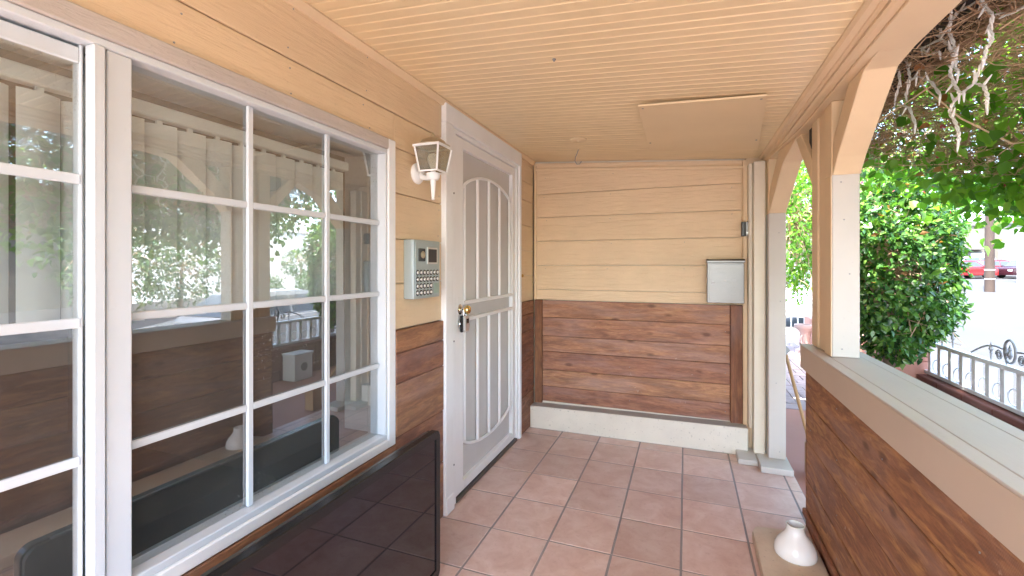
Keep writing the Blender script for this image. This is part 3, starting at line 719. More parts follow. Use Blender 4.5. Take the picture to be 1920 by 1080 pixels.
bk.add([(TXF-.031, *p) for p in oo]+[(TXF-.045, *p) for p in oo]+[(TXF-.085, *p) for p in i2], [(r*n_+i, r*n_+(i+1) % n_, (r+1)*n_+(i+1) % n_, (r+1)*n_+i) for r in range(2) for i in range(n_)]+[tuple(range(2*n_, 3*n_)), tuple(range(n_))[::-1]])
bk.build('back_shell', 'tvback', tv)
cbox('lit_edge_strip', TXF-.044, TXF-.031, ty0+.06, ty1-.06, tz1-.0035, tz1+.0015, 'alu', tv, .001)  # pale strip standing in for light caught along the top edge
cbox('stand_neck', TXF-.060, TXF-.035, 1.17, 1.33, .012, .07, 'black', tv, .003); cbox('stand_base', TXF-.12, TXF+.03, 1.02, 1.48, .001, .012, 'black', tv, .004)

# ------------------------------------------------------------------ wall lantern
la = thing('wall_lantern', (WX, 2.06, 1.95), 'white coach lantern with clear glass panes mounted on the wall beside the door', 'lantern')
LCX, LCY = -1.212, 2.042; zt, zb = 2.068, 1.940; at, ab = .067, .048
G().lathe([(0, 0), (.052, 0), (.056, .008), (.050, .018), (.03, .030), (.012, .034), (0, .034)], (WX, 2.068, 1.945), 'x', 24).build('wall_plate', 'steelwhite', la, smooth=True)
G().tube([(WX+.025, 2.066, 1.945), (WX+.05, 2.06, 1.920), (WX+.085, 2.048, 1.912), (LCX, LCY, 1.915)], [.018, .015, .013, .013], 10).build('arm', 'steelwhite', la, smooth=True)
G().lathe([(0, .0), (.026, .0), (.034, .014), (.036, .034), (0, .036)], (LCX, LCY, 1.900), 'z', 20).build('socket_cup', 'steelwhite', la, smooth=True)
G().lathe([(0, 0), (.008, .002), (.010, .010), (.007, .014), (.009, .018), (.015, .105), (0, .106)], (LCX, LCY, 1.796), 'z', 16).build('tail', 'steelwhite', la, smooth=True)
for z, a, t in ((zt, at, .011), (zb, ab, .008)):
    rr = G(); w2 = .008
    rr.box(LCX-a-w2, LCX+a+w2, LCY-a-w2, LCY-a, z-t/2, z+t/2).box(LCX-a-w2, LCX+a+w2, LCY+a, LCY+a+w2, z-t/2, z+t/2).box(LCX-a-w2, LCX-a, LCY-a, LCY+a, z-t/2, z+t/2).box(LCX+a, LCX+a+w2, LCY-a, LCY+a, z-t/2, z+t/2)
    rr.build('rim', 'steelwhite', la)
for sx in (-1, 1):
    for sy in (-1, 1): G().tube([(LCX+sx*(ab+.002), LCY+sy*(ab+.002), zb), (LCX+sx*(at+.002), LCY+sy*(at+.002), zt)], .0055, 4).build('corner_bar', 'steelwhite', la)
for i, (dx, dy) in enumerate(((1, 0), (-1, 0), (0, 1), (0, -1))):
    q = []
    for (a, z) in ((ab, zb+.004), (at, zt-.005)):
        for s_ in ((-1, 1) if a == ab else (1, -1)): q.append((LCX+dx*a+(s_*a if dx == 0 else 0), LCY+dy*a+(s_*a if dy == 0 else 0), z))
    q2 = [(x-dx*.002, y-dy*.002, z) for x, y, z in q]
    G().add(q+q2, [(0, 1, 2, 3), (7, 6, 5, 4), (0, 4, 5, 1), (1, 5, 6, 2), (2, 6, 7, 3), (3, 7, 4, 0)]).build('glass_pane', 'lampglass', la)
G().lathe([(.088, 0), (.072, .006), (.060, .024), (.040, .036), (.012, .043), (.008, .048), (.011, .053), (.004, .066), (0, .068)], (LCX, LCY, zt+.006), 'z', 4*6).build('cap', 'oldbrass', la, smooth=True)
G().lathe([(.013, 0), (.013, .02), (.016, .03), (.028, .055), (.030, .072), (.022, .092), (.0, .10)], (LCX, LCY, zb-.002), 'z', 18).build('bulb', 'bulb', la, smooth=True)

# ------------------------------------------------------------------ entry keypad
kp = thing('entry_keypad', (WX, 2.07, 1.44), 'blue grey metal intercom keypad box with round buttons between window and door', 'intercom')
KX = WX+.062; ky0, ky1, kz0, kz1 = 1.950, 2.208, 1.290, 1.592
G().box(WX+.001, KX, ky0, ky1, kz0, kz1).build('body', 'keypad', kp, bevel=.007, smooth=True)
cbox('face_plate', KX, KX+.0025, ky0+.012, ky1-.010, kz0+.012, kz1-.012, 'keypad', kp, .001)
cbox('display_frame', KX+.0025, KX+.007, 2.068, 2.172, 1.468, 1.556, 'btn', kp, .002)
cbox('display', KX+.0072, KX+.008, 2.078, 2.162, 1.477, 1.547, 'dark', kp, .0003)
G().box(KX+.0025, KX+.007, 1.985, 2.050, 1.482, 1.548).build('camera_window', 'darkglass', kp, bevel=.003)
G().lathe([(0, 0), (.018, 0), (.019, .003), (.012, .006), (0, .006)], (KX+.007, 2.022, 1.516), 'x', 16).build('camera_lens', 'oldbrass', kp, smooth=True)
bm_ = None
for r in range(4):
    for c in range(7):
        if r >= 2 and c >= 5: continue
        yb, zb_ = 1.980+c*.0325, 1.424-r*.0345
        if bm_ is None:
            o = G().lathe([(0, 0), (.0090, 0), (.0090, .003), (.007, .006), (0, .0065)], (0, 0, 0), 'x', 12).build('button', 'btn', kp, smooth=True, origin=(0, 0, 0)); bm_ = o.data
            rg = G().lathe([(.0095, 0), (.0145, 0), (.0145, .0012), (.0095, .0012)], (0, 0, 0), 'x', 12).build('button_ring', 'black', kp, origin=(0, 0, 0)); rm_ = rg.data
        else:
            o = bpy.data.objects.new('button', bm_); COL.objects.link(o); o.parent = kp
            rg = bpy.data.objects.new('button_ring', rm_); COL.objects.link(rg); rg.parent = kp
        o.location = Vector((KX+.0025, yb, zb_))-kp.location; rg.location = Vector((KX+.0026, yb, zb_))-kp.location
gpl = paint('green_sign', (.30, .40, .34), .5, .1); M['gpl'] = gpl
cbox('label_plate', KX+.0025, KX+.004, 2.142, 2.192, 1.312, 1.366, 'gpl', kp, .0005)

# ------------------------------------------------------------------ mailbox and doorbell
mb = thing('mailbox', (.30, 3.97, 1.16), 'brushed steel wall mailbox with flat lid and small lock', 'mailbox')
cbox('body', .162, .425, 3.925, EY-.001, 1.166, 1.482, 'alu', mb, .003)
cbox('door', .176, .411, 3.9205, 3.9245, 1.184, 1.468, 'alu', mb, .002)
G().prism([(3.912, 1.483), (3.912, 1.500), (3.93, 1.512), (4.02, 1.514), (EY-.001, 1.514), (EY-.001, 1.483)], 'x', .157, .430).build('lid', 'alu', mb, bevel=.002)
G().lathe([(0, 0), (.009, 0), (.009, -.004), (0, -.005)], (.203, 3.920, 1.325), 'y', 12).build('lock', 'iron', mb)
dbx = thing('doorbell', (.44, 3.98, 1.69), 'slim silver and black doorbell on the corner trim', 'doorbell')
cbox('body', .409, .436, 3.965, 4.004, 1.690, 1.805, 'black', dbx, .004); cbox('front', .4362, .465, 3.960, 4.0045, 1.692, 1.803, 'alu', dbx, .004)
cbox('button', .444, .457, 3.957, 3.9598, 1.71, 1.723, 'btn', dbx, .002)

# ------------------------------------------------------------------ low front wall and fence
fw_ = thing('low_block_wall', (2.22, 2, -.5), 'dark red painted low block wall under the white fence', 'wall')
for r, (za, zb_) in enumerate(((-.04, .115), (.1155, .355))):
    y = -4.0+(.2 if r % 2 else 0)
    while y < 5.55:
        cbox('block', 2.13, 2.30, y+.003, min(y+.397, 5.57), za+.003, zb_-.003, 'redwall', fw_, .006); y += .4
y = -4.0
while y < 5.55: cbox('cap_block', 2.115, 2.315, y+.003, min(y+.397, 5.585), .356, .402, 'redwall', fw_, .008); y += .4
G().box(2.145, 2.285, -4, 5.57, -.9, .352).build('wall_core', 'redwall', fw_)
fe = thing('iron_fence', (2.215, 3, .402), 'low white square bar fence with rings and spear finials on the block wall', 'fence')
cbox('top_rail', 2.185, 2.245, -4.0, 5.60, .695, .730, 'steelwhite', fe, .003)
cbox('bottom_rail', 2.185, 2.245, -4.0, 5.60, .412, .445, 'steelwhite', fe, .003)
y = 5.52; pk = 0; ringm = None; finm = None
ring_pts = [(0, .062*math.cos(2*math.pi*i/20), .062*math.sin(2*math.pi*i/20)) for i in range(21)]
while y > -.2:
    cbox('picket', 2.190, 2.240, y-.025, y+.025, .445, .695, 'steelwhite', fe, .002)
    if ringm is None:
        o = G().tube(ring_pts, .006, 6, False).build('ring', 'steelwhite', fe, smooth=True, origin=(0, 0, 0)); ringm = o.data
    else: o = bpy.data.objects.new('ring', ringm); COL.objects.link(o); o.parent = fe
    o.location = Vector((2.215, y-.09, .508))-fe.location
    if pk % 4 in (1, 2):
        if finm is None:
            o = G().lathe([(.006, 0), (.006, .05), (.012, .055), (.006, .062), (.008, .07), (.016, .085), (.008, .11), (0, .145)], (0, 0, 0), 'z', 8).build('spear_finial', 'iron', fe, origin=(0, 0, 0)); finm = o.data
        else: o = bpy.data.objects.new('spear_finial', finm); COL.objects.link(o); o.parent = fe
        o.location = Vector((2.215, y, .730))-fe.location
    y -= .18; pk += 1
def scroll(yc):
    for s_ in (-1, 1):
        pts = [(2.215, yc+s_*(.085+.40*t), .74+.105*math.sin(math.pi*min(1, (1-t)*.62+.0))) for t in [i/12 for i in range(13)]]
        G().tube(pts, .007, 6).build('scroll_arm', 'iron', fe, smooth=True)
        sp = []
        for i in range(22):
            a = i/21*2.2*2*math.pi; r = .04*(1-i/26); sp.append((2.215, yc+s_*(.125)+r*math.cos(a)*s_, .785+r*math.sin(a)))
        G().tube(sp, .005, 6).build('scroll_curl', 'iron', fe, smooth=True)
    G().tube([(2.215, yc+.062*math.cos(2*math.pi*i/24), .83+.085*math.sin(2*math.pi*i/24)) for i in range(25)], .008, 6, False).build('medallion_ring', 'iron', fe, smooth=True)
    G().lathe([(0, 0), (.006, .0), (.018, .03), (.008, .06), (.012, .07), (0, .11)], (2.215, yc, .775), 'z', 8).build('medallion_spear', 'iron', fe)
scroll(4.40); scroll(2.55); scroll(.9)
pp = thing('wall_pillar', (2.06, 5.85, -.3), 'salmon pink painted block pillar at the end of the fence', 'pillar')
for r in range(6):
    z = -.3+r*.205
    cbox('block', 1.93, 2.262, 5.61, 6.03, z+.002, z+.203, 'pinkwall', pp, .006)
cbox('cap', 1.91, 2.28, 5.59, 6.05, .931, .975, 'pinkwall', pp, .008)
pw = thing('pink_garden_wall', (1.5, 6.4, -.3), 'low salmon pink garden wall under the clipped shrub', 'wall')
for r in range(3):
    for i in range(9): cbox('block', 2.02, 2.20, 6.04+i*.4+(.2 if r % 2 else 0), 6.436+i*.4+(.2 if r % 2 else 0), -.05+r*.2+.002, -.05+r*.2+.198, 'pinkwall', pw, .005)
gp = thing('steel_pipe_post', (2.93, 7.0, -.4), 'pale galvanised steel pipe post beyond the fence', 'pipe')
G().tube([(2.93, 7.0, -.5), (2.93, 7.0, 1.55)], .045, 14).build('pipe', 'greysteel', gp, smooth=True)
G().lathe([(0, 0), (.05, 0), (.05, .02), (0, .05)], (2.93, 7.0, 1.551), 'z', 14).build('cap', 'greysteel', gp, smooth=True)
ub = thing('utility_box', (2.0, 4.6, -.02), 'small white utility box on the patio against the red block wall', 'box')
cbox('body', 1.90, 2.11, 4.42, 4.72, -.021, .30, 'steelwhite', ub, .008); cbox('lid', 1.89, 2.112, 4.41, 4.73, .301, .33, 'steelwhite', ub, .006)
G().lathe([(0, 0), (.05, 0), (.055, -.006), (0, -.008)], (1.90, 4.57, .15), 'x', 18).build('vent', 'plastic_grey', ub)

# ------------------------------------------------------------------ path things: gate, pedestal, broom, dustpan
ga = thing('white_gate', (2.1, 10.4, 0), 'tall white barred metal gate across the brick path', 'gate')
for x in (1.30, 2.66): cbox('gate_post', x-.035, x+.035, 10.36, 10.43, -.03, 1.62, 'steelwhite', ga, .004)
for z in (.06, .78, 1.36, 1.58): cbox('rail', 1.336, 2.624, 10.375, 10.415, z-.02, z+.02, 'steelwhite', ga, .003)
for i in range(11): x = 1.40+i*.112; cbox('bar', x-.010, x+.010, 10.385, 10.405, .081, 1.339, 'steelwhite', ga, .002)
G().tube([(1.34, 10.37, .76), (2.62, 10.37, .30)], .018, 6).build('brace_bar', 'steelwhite', ga)
for i in range(9):
    x = 1.44+i*.135; G().tube([(x+.045*math.cos(2*math.pi*k/14), 10.395, 1.47+.045*math.sin(2*math.pi*k/14)) for k in range(15)], .008, 5, False).build('ring', 'steelwhite', ga)
pd = thing('stone_pedestal', (1.93, 9.2, -.02), 'pinkish fluted stone pedestal planter beside the path', 'planter')
G().lathe([(0, 0), (.14, 0), (.14, .05), (.09, .08), (.07, .12), (.075, .30), (.09, .36), (.13, .40), (.16, .44), (.16, .48), (.135, .48), (.12, .44), (0, .44)], (1.90, 9.0, -.02), 'z', 20).build('bowl', 'stone', pd, smooth=True)
for i in range(10):
    a = 2*math.pi*i/10; G().tube([(1.90+.072*math.cos(a), 9.0+.072*math.sin(a), .11), (1.90+.077*math.cos(a), 9.0+.077*math.sin(a), .28)], .011, 6).build('flute', 'stone', pd)
br = thing('broom', (.80, 4.2, 0), 'broom with a bare wooden handle leaning behind the entrance post', 'broom')
G().tube([(.765, 4.30, .76), (.835, 3.80, .18)], .013, 10).build('handle', 'wood_handle', br, smooth=True)
G().box(.80, .90, 3.60, 3.80, -.018, .20).build('bristles', 'wood_handle', br)
dp = thing('corner_plate', (.70, 3.95, .72), 'small grey metal corner plate fixed to the entrance post', 'plate')
G().prism([(.684, .765), (.736, .825), (.684, .885)], 'y', 3.92, 3.928).build('plate', 'plastic_grey', dp); G().prism([(.684, .80), (.70, .825), (.684, .85)], 'y', 3.914, 3.92).build('boss', 'plastic_grey', dp)

# ------------------------------------------------------------------ cars
def car(loc, rz, paintm, label, L=4.4, W=1.76, H=1.45, group=None, suv=False):
    t = thing('parked_car', loc, label, 'car', group)
    def prof(p): return [(x*L-L/2, z*H) for x, z in p]
    if suv: body = [(0, .18), (0, .52), (.03, .60), (.24, .655), (.25, .66), (.97, .66), (1, .55), (1, .2)]; cab = [(.20, .64), (.34, .96), (.42, 1.0), (.86, 1.0), (.95, .9), (.99, .64)]
    else: body = [(0, .17), (0, .42), (.02, .50), (.25, .60), (.28, .62), (.86, .64), (.97, .60), (1, .48), (1, .2)]; cab = [(.24, .59), (.40, .95), (.46, 1.0), (.66, 1.0), (.74, .96), (.90, .62)]
    def arch(p):
        out = [p[0]]
        return p
    # body with wheel openings
    pts = prof(body); wr = .335; bot = []
    for wc in (.19*L-L/2, .80*L-L/2):
        bot += [(wc+ (wr+.05)*math.cos(R(a)), max(.17*H, .335+(wr+.05)*math.sin(R(a)))) for a in range(190, -11, -20)]
    poly = pts+bot[::-1]
    def pm(poly, w, shrink, name, mat, inset=0):
        n = len(poly); v = []
        for s_ in (-1, 1):
            for x, z in poly: v.append((x, s_*(w/2-max(0, (z/H-.45))*shrink), z))
        f = [tuple(range(n)), tuple(range(n, 2*n))[::-1]]+[(i, (i+1) % n, n+(i+1) % n, n+i) for i in range(n)]
        o = G().add(v, f).build(name, mat, None, bevel=.03, smooth=True, origin=(0, 0, 0)); o.parent = t; return o
    pm(poly, W, .16, 'body', paintm)
    cb = prof(cab)
    pm(cb, W-.10, .42, 'cabin', paintm)
    # window panes on both sides plus front and rear screens
    zt_, zb_ = .93*H, .665*H
    def xat(z, up):
        e = cab[:3] if up else cab[-3:]
        for (a, za), (b, zb2) in zip(e[:-1], e[1:]):
            lo, hi = min(za, zb2), max(za, zb2)
            if lo <= z/H <= hi and hi > lo: tt = (z/H-za)/(zb2-za); return (a+(b-a)*tt)*L-L/2
        return (cab[1] if up else cab[-2])[0]*L-L/2
    xf0, xf1, xr0, xr1 = xat(zb_, True)+.14, xat(zt_, True)+.12, xat(zb_, False)-.14, xat(zt_, False)-.12
    xm = (xf1+xr1)/2
    for s_ in (-1, 1):
        def Y(z): return s_*((W-.10)/2-(z/H-.45)*.42+.006)
        for q in ([(xf0, zb_), (xm-.03, zb_), (xm-.03, zt_), (xf1, zt_)], [(xm+.03, zb_), (xr0, zb_), (xr1, zt_), (xm+.03, zt_)]):
            v = [(x, Y(z), z) for x, z in q]+[(x, Y(z)-s_*.02, z) for x, z in q]
            o = G().add(v, [(0, 1, 2, 3), (7, 6, 5, 4), (0, 4, 5, 1), (1, 5, 6, 2), (2, 6, 7, 3), (3, 7, 4, 0)]).build('side_window', 'darkglass', None, origin=(0, 0, 0)); o.parent = t
    for up, nm in ((True, 'windscreen'), (False, 'rear_window')):
        d = -.012 if up else .012; q = []
        for z in (zb_, zt_):
            hw_ = (W-.10)/2-(z/H-.45)*.42-.08
            for s_ in ((-1, 1) if z == zb_ else (1, -1)): q.append((xat(z, up)+d, s_*hw_, z+.012))
        v = q+[(x-d*2, y, z-.02) for x, y, z in q]
        o = G().add(v, [(0, 1, 2, 3), (7, 6, 5, 4), (0, 4, 5, 1), (1, 5, 6, 2), (2, 6, 7, 3), (3, 7, 4, 0)]).build(nm, 'darkglass', None, origin=(0, 0, 0)); o.parent = t
    for wc in (.19*L-L/2, .80*L-L/2):
        for s_ in (-1, 1):
            y = s_*(W/2-.11)
            wt = G().lathe([(.20, -.10), (.31, -.10), (.335, -.07), (.335, .07), (.31, .10), (.20, .10)], (0, 0, 0), 'y', 24).build('wheel', 'rubber', None, smooth=True, origin=(0, 0, 0)); wt.parent = t; wt.location = (wc, y, .335)
            rm = G()
            rm.lathe([(0, s_*.06), (.05, s_*.085), (.06, s_*.06)], (0, 0, 0), 'y', 12)
            for k_ in range(5):
                a = 2*math.pi*k_/5; rm.tube([(.04*math.cos(a), s_*.07, .04*math.sin(a)), (.21*math.cos(a), s_*.085, .21*math.sin(a))], .026, 5)
            rm.tube([(.215*math.cos(2*math.pi*i/20), s_*.09, .215*math.sin(2*math.pi*i/20)) for i in range(21)], .02, 5, False)
            o = rm.build('rim', 'rim', None, origin=(0, 0, 0)); o.parent = wt
    for s_ in (-1, 1):
        for x, mt, nm in ((-L/2-.004, 'milk', 'headlight'), (L/2+.004, 'lamp_red', 'tail_light')):
            o = G().box(x-.02, x+.02, s_*(W/2-.36) if s_ < 0 else W/2-.36-.02, s_*(W/2-.36)+.30*s_ if s_ > 0 else -(W/2-.36)-.30, .40*H, .48*H).build(nm, mt, None, bevel=.01, origin=(0, 0, 0)); o.parent = t
        o = G().box(xf0-.02, xf0+.14, s_*(W/2), s_*(W/2+.14), .63*H, .71*H).build('mirror', paintm, None, bevel=.02, origin=(0, 0, 0)); o.parent = t
    t.rotation_euler = (0, 0, rz); return t
CR = .364
def far_pt(px, t):      # a spot on the far lot: lateral fraction and depth from the porch
    u = px; c, s_ = math.cos(CR), math.sin(CR); x, y = (u*c-s_)*t, (u*s_+c)*t
    return (x, y, gz(x, y)+.0)
car(far_pt(.985, 37), CR+math.pi, 'red', 'bright red parked car across the street beside the utility pole', suv=True, group='cars parked across the street')
car(far_pt(1.062, 39), CR+math.pi, 'red', 'second red parked car partly behind the utility pole', group='cars parked across the street')
car(far_pt(1.135, 36.5), CR, 'maroon', 'dark maroon parked car in front of the pale siding building', group='cars parked across the street', suv=True)
car(far_pt(1.00, 42), CR, 'whitecar', 'white parked van like car behind the bright red car', suv=True, H=1.75, group='cars parked across the street')
car((5.75, 7.0, gz(5.7, 7.0)), R(90), 'silver', 'silver sedan parked at the kerb outside the fence', H=1.36, group='cars parked at the kerb')
car((3.2, 14.6, gz(3, 14.6)+.25), R(60), 'whitecar', 'white car standing behind the white gate', group='cars parked at the kerb')

# ------------------------------------------------------------------ utility pole and wires
c0 = far_pt(1.0495, 24.0)
up = thing('utility_pole', c0, 'weathered brown wooden utility pole with two white bands', 'pole')
G().tube([(c0[0], c0[1], c0[2]-.3), (c0[0], c0[1], c0[2]+3), (c0[0]+.03, c0[1], c0[2]+9)], [.205, .19, .15], 18).build('shaft', 'pole', up, smooth=True)
for h in (.66, 1.14): G().lathe([(.20, 0), (.207, .002), (.207, .035), (.20, .037)], (c0[0], c0[1], c0[2]+h), 'z', 18).build('band', 'milk', up)
cbox('crossarm', c0[0]-1.2, c0[0]+1.2, c0[1]-.16, c0[1]-.05, c0[2]+8.2, c0[2]+8.32, 'pole', up, .01, rot=(0, 0, CR))
for k_, dz in enumerate((5.5, 5.9, 6.6)):
    wv_ = thing('overhead_wire', (c0[0], c0[1], c0[2]+dz), ['lowest', 'middle', 'upper'][k_]+' black overhead cable running from the utility pole', 'wire', None)
    a = Vector((c0[0], c0[1], c0[2]+dz)); b_ = Vector((c0[0]-26, c0[1]+6, c0[2]+dz-1.8)); c_ = Vector((c0[0]+30, c0[1]+14, c0[2]+dz+.3))
    for e, nm in ((b_, 'span'), (c_, 'span')):
        G().tube([a.lerp(e, t/10)-Vector((0, 0, 1))*1.2*(t/10)*(1-t/10) for t in range(11)], .018, 5).build(nm, 'wire', wv_)

# ------------------------------------------------------------------ buildings
bd = thing('pale_warehouse', (30, 50, .4), 'cream single storey building with pale blue door and rooftop pipes beyond the parked cars', 'building')
c_, s_ = math.cos(CR), math.sin(CR)
def bp(u, t, z): return ((u*c_-s_)*t, (u*s_+c_)*t, z)
def slab(name, mat, u0, u1, t0, t1, z0, z1, bev=.0):
    lat0, lat1 = u0*t0, u1*t0
    def q(lat, t, z): return (lat*c_-s_*t, lat*s_+c_*t, z)
    v = [q(a, t, z) for a in (lat0, lat1) for t in (t0, t1) for z in (z0, z1)]
    return G().add(v, [(0, 1, 3, 2), (4, 6, 7, 5), (0, 4, 5, 1), (2, 3, 7, 6), (0, 2, 6, 4), (1, 5, 7, 3)]).build(name, mat, bd, bevel=bev)
T0 = 46.0
zt1 = 1.459+T0*(498-415)/853
slab('wall', 'bldg', .55, 1.075, T0, T0+10, 0, zt1-.4)
slab('parapet', 'bldgw', .54, 1.076, T0-.15, T0+.15, zt1-.42, zt1)
slab('wall', 'bldgw', 1.0765, 1.9, T0-.4, T0+10, 0, zt1-.2)
for i in range(12):
    zz = .6+i*.34
    slab('cladding_board', 'bldgw', 1.077, 1.9, T0-.44-.012*(i % 2), T0-.4, zz, zz+.315)
slab('roof_edge', 'bldg', 1.0765, 1.92, T0-.6, T0-.3, zt1-.18, zt1+.1)
slab('canopy', 'bldg', .985, 1.05, T0-1.0, T0-.02, 3.05, 3.45, .02)
slab('door', 'bdoor', 1.008, 1.040, T0-.06, T0+.02, .45, 2.75)
slab('door_frame', 'bldgw', 1.002, 1.0075, T0-.08, T0-.02, .45, 2.8); slab('door_frame', 'bldgw', 1.0405, 1.046, T0-.08, T0-.02, .45, 2.8)
slab('window', 'darkglass', .955, .982, T0-.08, T0-.01, .8, 3.2)
for u in (.90, .84, .78): slab('window', 'darkglass', u, u+.03, T0-.08, T0-.01, 1.2, 2.8)
def rp(pts, r, nm='roof_pipe', mat='iron'):
    G().tube([bp(u, T0+1.0, z) for u, z in pts], r, 8).build(nm, mat, bd, smooth=True)
rp([(1.068, zt1-.3), (1.068, zt1+.9), (1.074, zt1+1.15), (1.080, zt1+1.1)], .05); rp([(1.078, zt1-.3), (1.078, zt1+.8)], .05); rp([(1.062, zt1+.1), (1.066, zt1+.75)], .16, 'roof_fan'); rp([(1.075, zt1+.75), (1.12, zt1+.75)], .03)
rp([(1.118, zt1-.3), (1.118, zt1+1.0)], .06); rp([(1.108, zt1-.1), (1.124, zt1-.1)], .14, 'roof_fan')
ob = thing('white_block_building', (22, 24, 0), 'long white stucco building across the street with clipped shrubs in front', 'building')
zg = gz(0, 22)
G().box(21, 33, 13, 41, zg-.6, 3.6).build('wall', 'brightwall', ob)
cbox('parapet', 20.9, 33.1, 12.9, 41.1, 3.601, 3.85, 'brightwall', ob, .02)
for i in range(3): cbox('window', 20.95, 20.999, 30+i*3.6, 31.4+i*3.6, 1.6, 2.9, 'darkglass', ob, .01)
hb = thing('grey_house', (24, 4, 0), 'pale grey house across the street behind the trees', 'building')
G().box(22, 32, -12, 11.5, -1.4, 3.4).build('wall', 'bldg', hb)
G().prism([(21.4, 3.401), (32.6, 3.401), (27, 5.6)], 'y', -12.5, 12).build('roof', 'pole', hb)
for i in range(4): cbox('window', 21.95, 21.999, -9+i*5, -7+i*5, .6, 2.2, 'darkglass', hb, .01)

# ------------------------------------------------------------------ plants
def twigs(name, P0, P1, r, mat, parent, sag=.05, k=3, seg=4, **t):
    g_ = G()
    for a, b_ in zip(P0, P1):
        a = np.array(a); b_ = np.array(b_); L_ = np.linalg.norm(b_-a); pts = []
        j = rng.normal(size=3)*L_*.12; j2 = rng.normal(size=3)*L_*.10
        for q in range(seg+1):
            s = q/seg; pts.append(a+(b_-a)*s+j*math.sin(math.pi*s)+j2*math.sin(2*math.pi*s))
        rr = r*(.6+.8*random.random()); g_.tube(pts, [rr*(1-.6*q/seg) for q in range(seg+1)], k, False)
    return g_.build(name, mat, parent, **t)
def shell(n, c, rad, lo=.72, hi=1.05, lump=.12):
    d = unit(n); f = 1+lump*np.sin(d[:, 0]*5+1)*np.cos(d[:, 2]*6)+lump*.7*np.sin(d[:, 1]*9+d[:, 2]*7)
    r = rng.uniform(lo, hi, n)**.6*f
    return np.array(c)+d*np.array(rad)*r[:, None], d
def shrub(name, c, rad, n, L, mat, label, cat, base_z, group=None, lump=.12, dry=0, twig=140, leafW=.42, tr=None):
    t = thing(name, (c[0], c[1], base_z), label, cat, group)
    P, d = shell(n, c, rad, .55, 1.06, lump)
    keep = (np.sin(P[:, 0]*9.3+P[:, 2]*7)*np.sin(P[:, 1]*8.1-P[:, 2]*6.7)+rng.normal(size=n)*.35) > -.62
    P = P[keep]; d = d[keep]; m_ = len(P)
    D = d*.6+unit(m_)*.8+np.array([0, 0, -.25]); N = d*.7+unit(m_)*.6+np.array([0, 0, .5])
    Ls = L*rng.uniform(.6, 1.25, m_)
    leafmesh('crown', P, D, N, Ls, Ls*leafW*.5*2*.55, mat, t, origin=c, kind='stuff')
    a, b_ = np.array(c)[None]+unit(twig)*np.array(rad)*.25, shell(twig, c, rad, .8, 1.0, lump)[0]
    twigs('twigs', a, b_, .008*max(rad)/.8, 'twig', t, kind='stuff')
    if dry:
        P, d = shell(dry, c, rad, .7, 1.0, lump); leafmesh('dry_leaves', P, d+unit(dry), unit(dry), np.full(dry, L*1.0), np.full(dry, L*.32), 'dry_leaf', t, origin=c, kind='stuff')
    tx, ty_ = tr or (c[0], c[1])
    G().tube([(tx, ty_, base_z), (tx+.03, ty_-.02, (base_z+c[2])/2), (c[0], c[1], c[2])], [.06*max(rad), .05*max(rad), .03*max(rad)], 8).build('trunk', 'bark', t, smooth=True)
    return t
shrub('clipped_shrub', (1.80, 5.30, 1.48), (.50, .58, .86), 17000, .066, 'hubble', 'dense rounded green shrub clipped above the pink garden wall', 'shrub', .5, lump=.10, dry=120, twig=170, leafW=.52)
shrub('leafy_tree', (1.62, 8.6, 2.30), (.75, .8, 1.15), 9500, .085, 'vine', 'bright leafy small tree seen between the porch posts', 'tree', -.03, lump=.18, twig=120, tr=(2.15, 8.9))
shrub('leafy_tree', (2.9, 9.0, 3.0), (1.2, 1.3, 1.2), 6000, .10, 'vine', 'pale sunlit leafy tree behind the clipped shrub', 'tree', -.2, lump=.2, twig=120)
for i, (x, y, r) in enumerate(((19.2, 21.4, 1.15), (19.2, 26.4, 1.2))):
    shrub('clipped_shrub', (x, y, zg+1.75), (r, r, .85), 1500, .16, 'far_leaf', ['domed green shrub clipped in front of the white building', 'second domed green shrub further along the white building'][i], 'shrub', zg-.2, lump=.04, twig=20)
for i, (x, y, h, r) in enumerate(((10.2, 7.0, 2.2, 1.2), (11.0, 9.0, 1.9, 1.05), (13, 4.0, 2.6, 1.5), (17, 16.5, .75, 1.1), (16.5, 19.8, .7, 1.0), (17, 24, .75, 1.2), (12.5, .8, 2.8, 1.6))):
    shrub('street_tree', (x, y, gz(x, y)+h), (r, r, h*.62), 1900, .15, 'far_leaf', ['leafy green street tree opposite the window', 'round green street tree beside the silver car', 'low bushy street tree across the road', 'wide garden bush before the white building', 'low garden bush before the white building', 'far garden bush at the white building corner', 'tall street tree near the grey house'][i], 'tree', gz(x, y)-.1, lump=.2, twig=30)
# climbing vine canopy over the fence side
vc = thing('bougainvillea_vine', (2.35, 3.2, -.3), 'overhanging bougainvillea with brown twigs and green leaves beside the porch', 'vine')
def under(x, y): return 2.335-.36*(x-.90)+.05*np.sin(3*x+2*y)+.04*np.sin(5*y)
n = 7500
x = rng.uniform(.98, 2.4, n); y = rng.uniform(.9, 3.9, n); z = under(x, y)+rng.uniform(.0, .36, n)
a = np.stack([x, y, z], 1); d = unit(n)*np.array([1, 1.2, .45]); Ls = rng.uniform(.12, .42, n)
twigs('twigs', a-d*Ls[:, None]*.5, a+d*Ls[:, None]*.5, .0026, 'twig', vc, k=3, seg=5, kind='stuff')
n = 60; x = rng.uniform(1.0, 2.3, n); y = rng.uniform(1.2, 4.2, n); z = under(x, y)+rng.uniform(.0, .25, n); a = np.stack([x, y, z], 1); d = unit(n)*np.array([1, 1.2, .3])
twigs('branches', a-d*.45, a+d*.45, .0048, 'paletwig', vc, k=5, seg=6, kind='stuff')
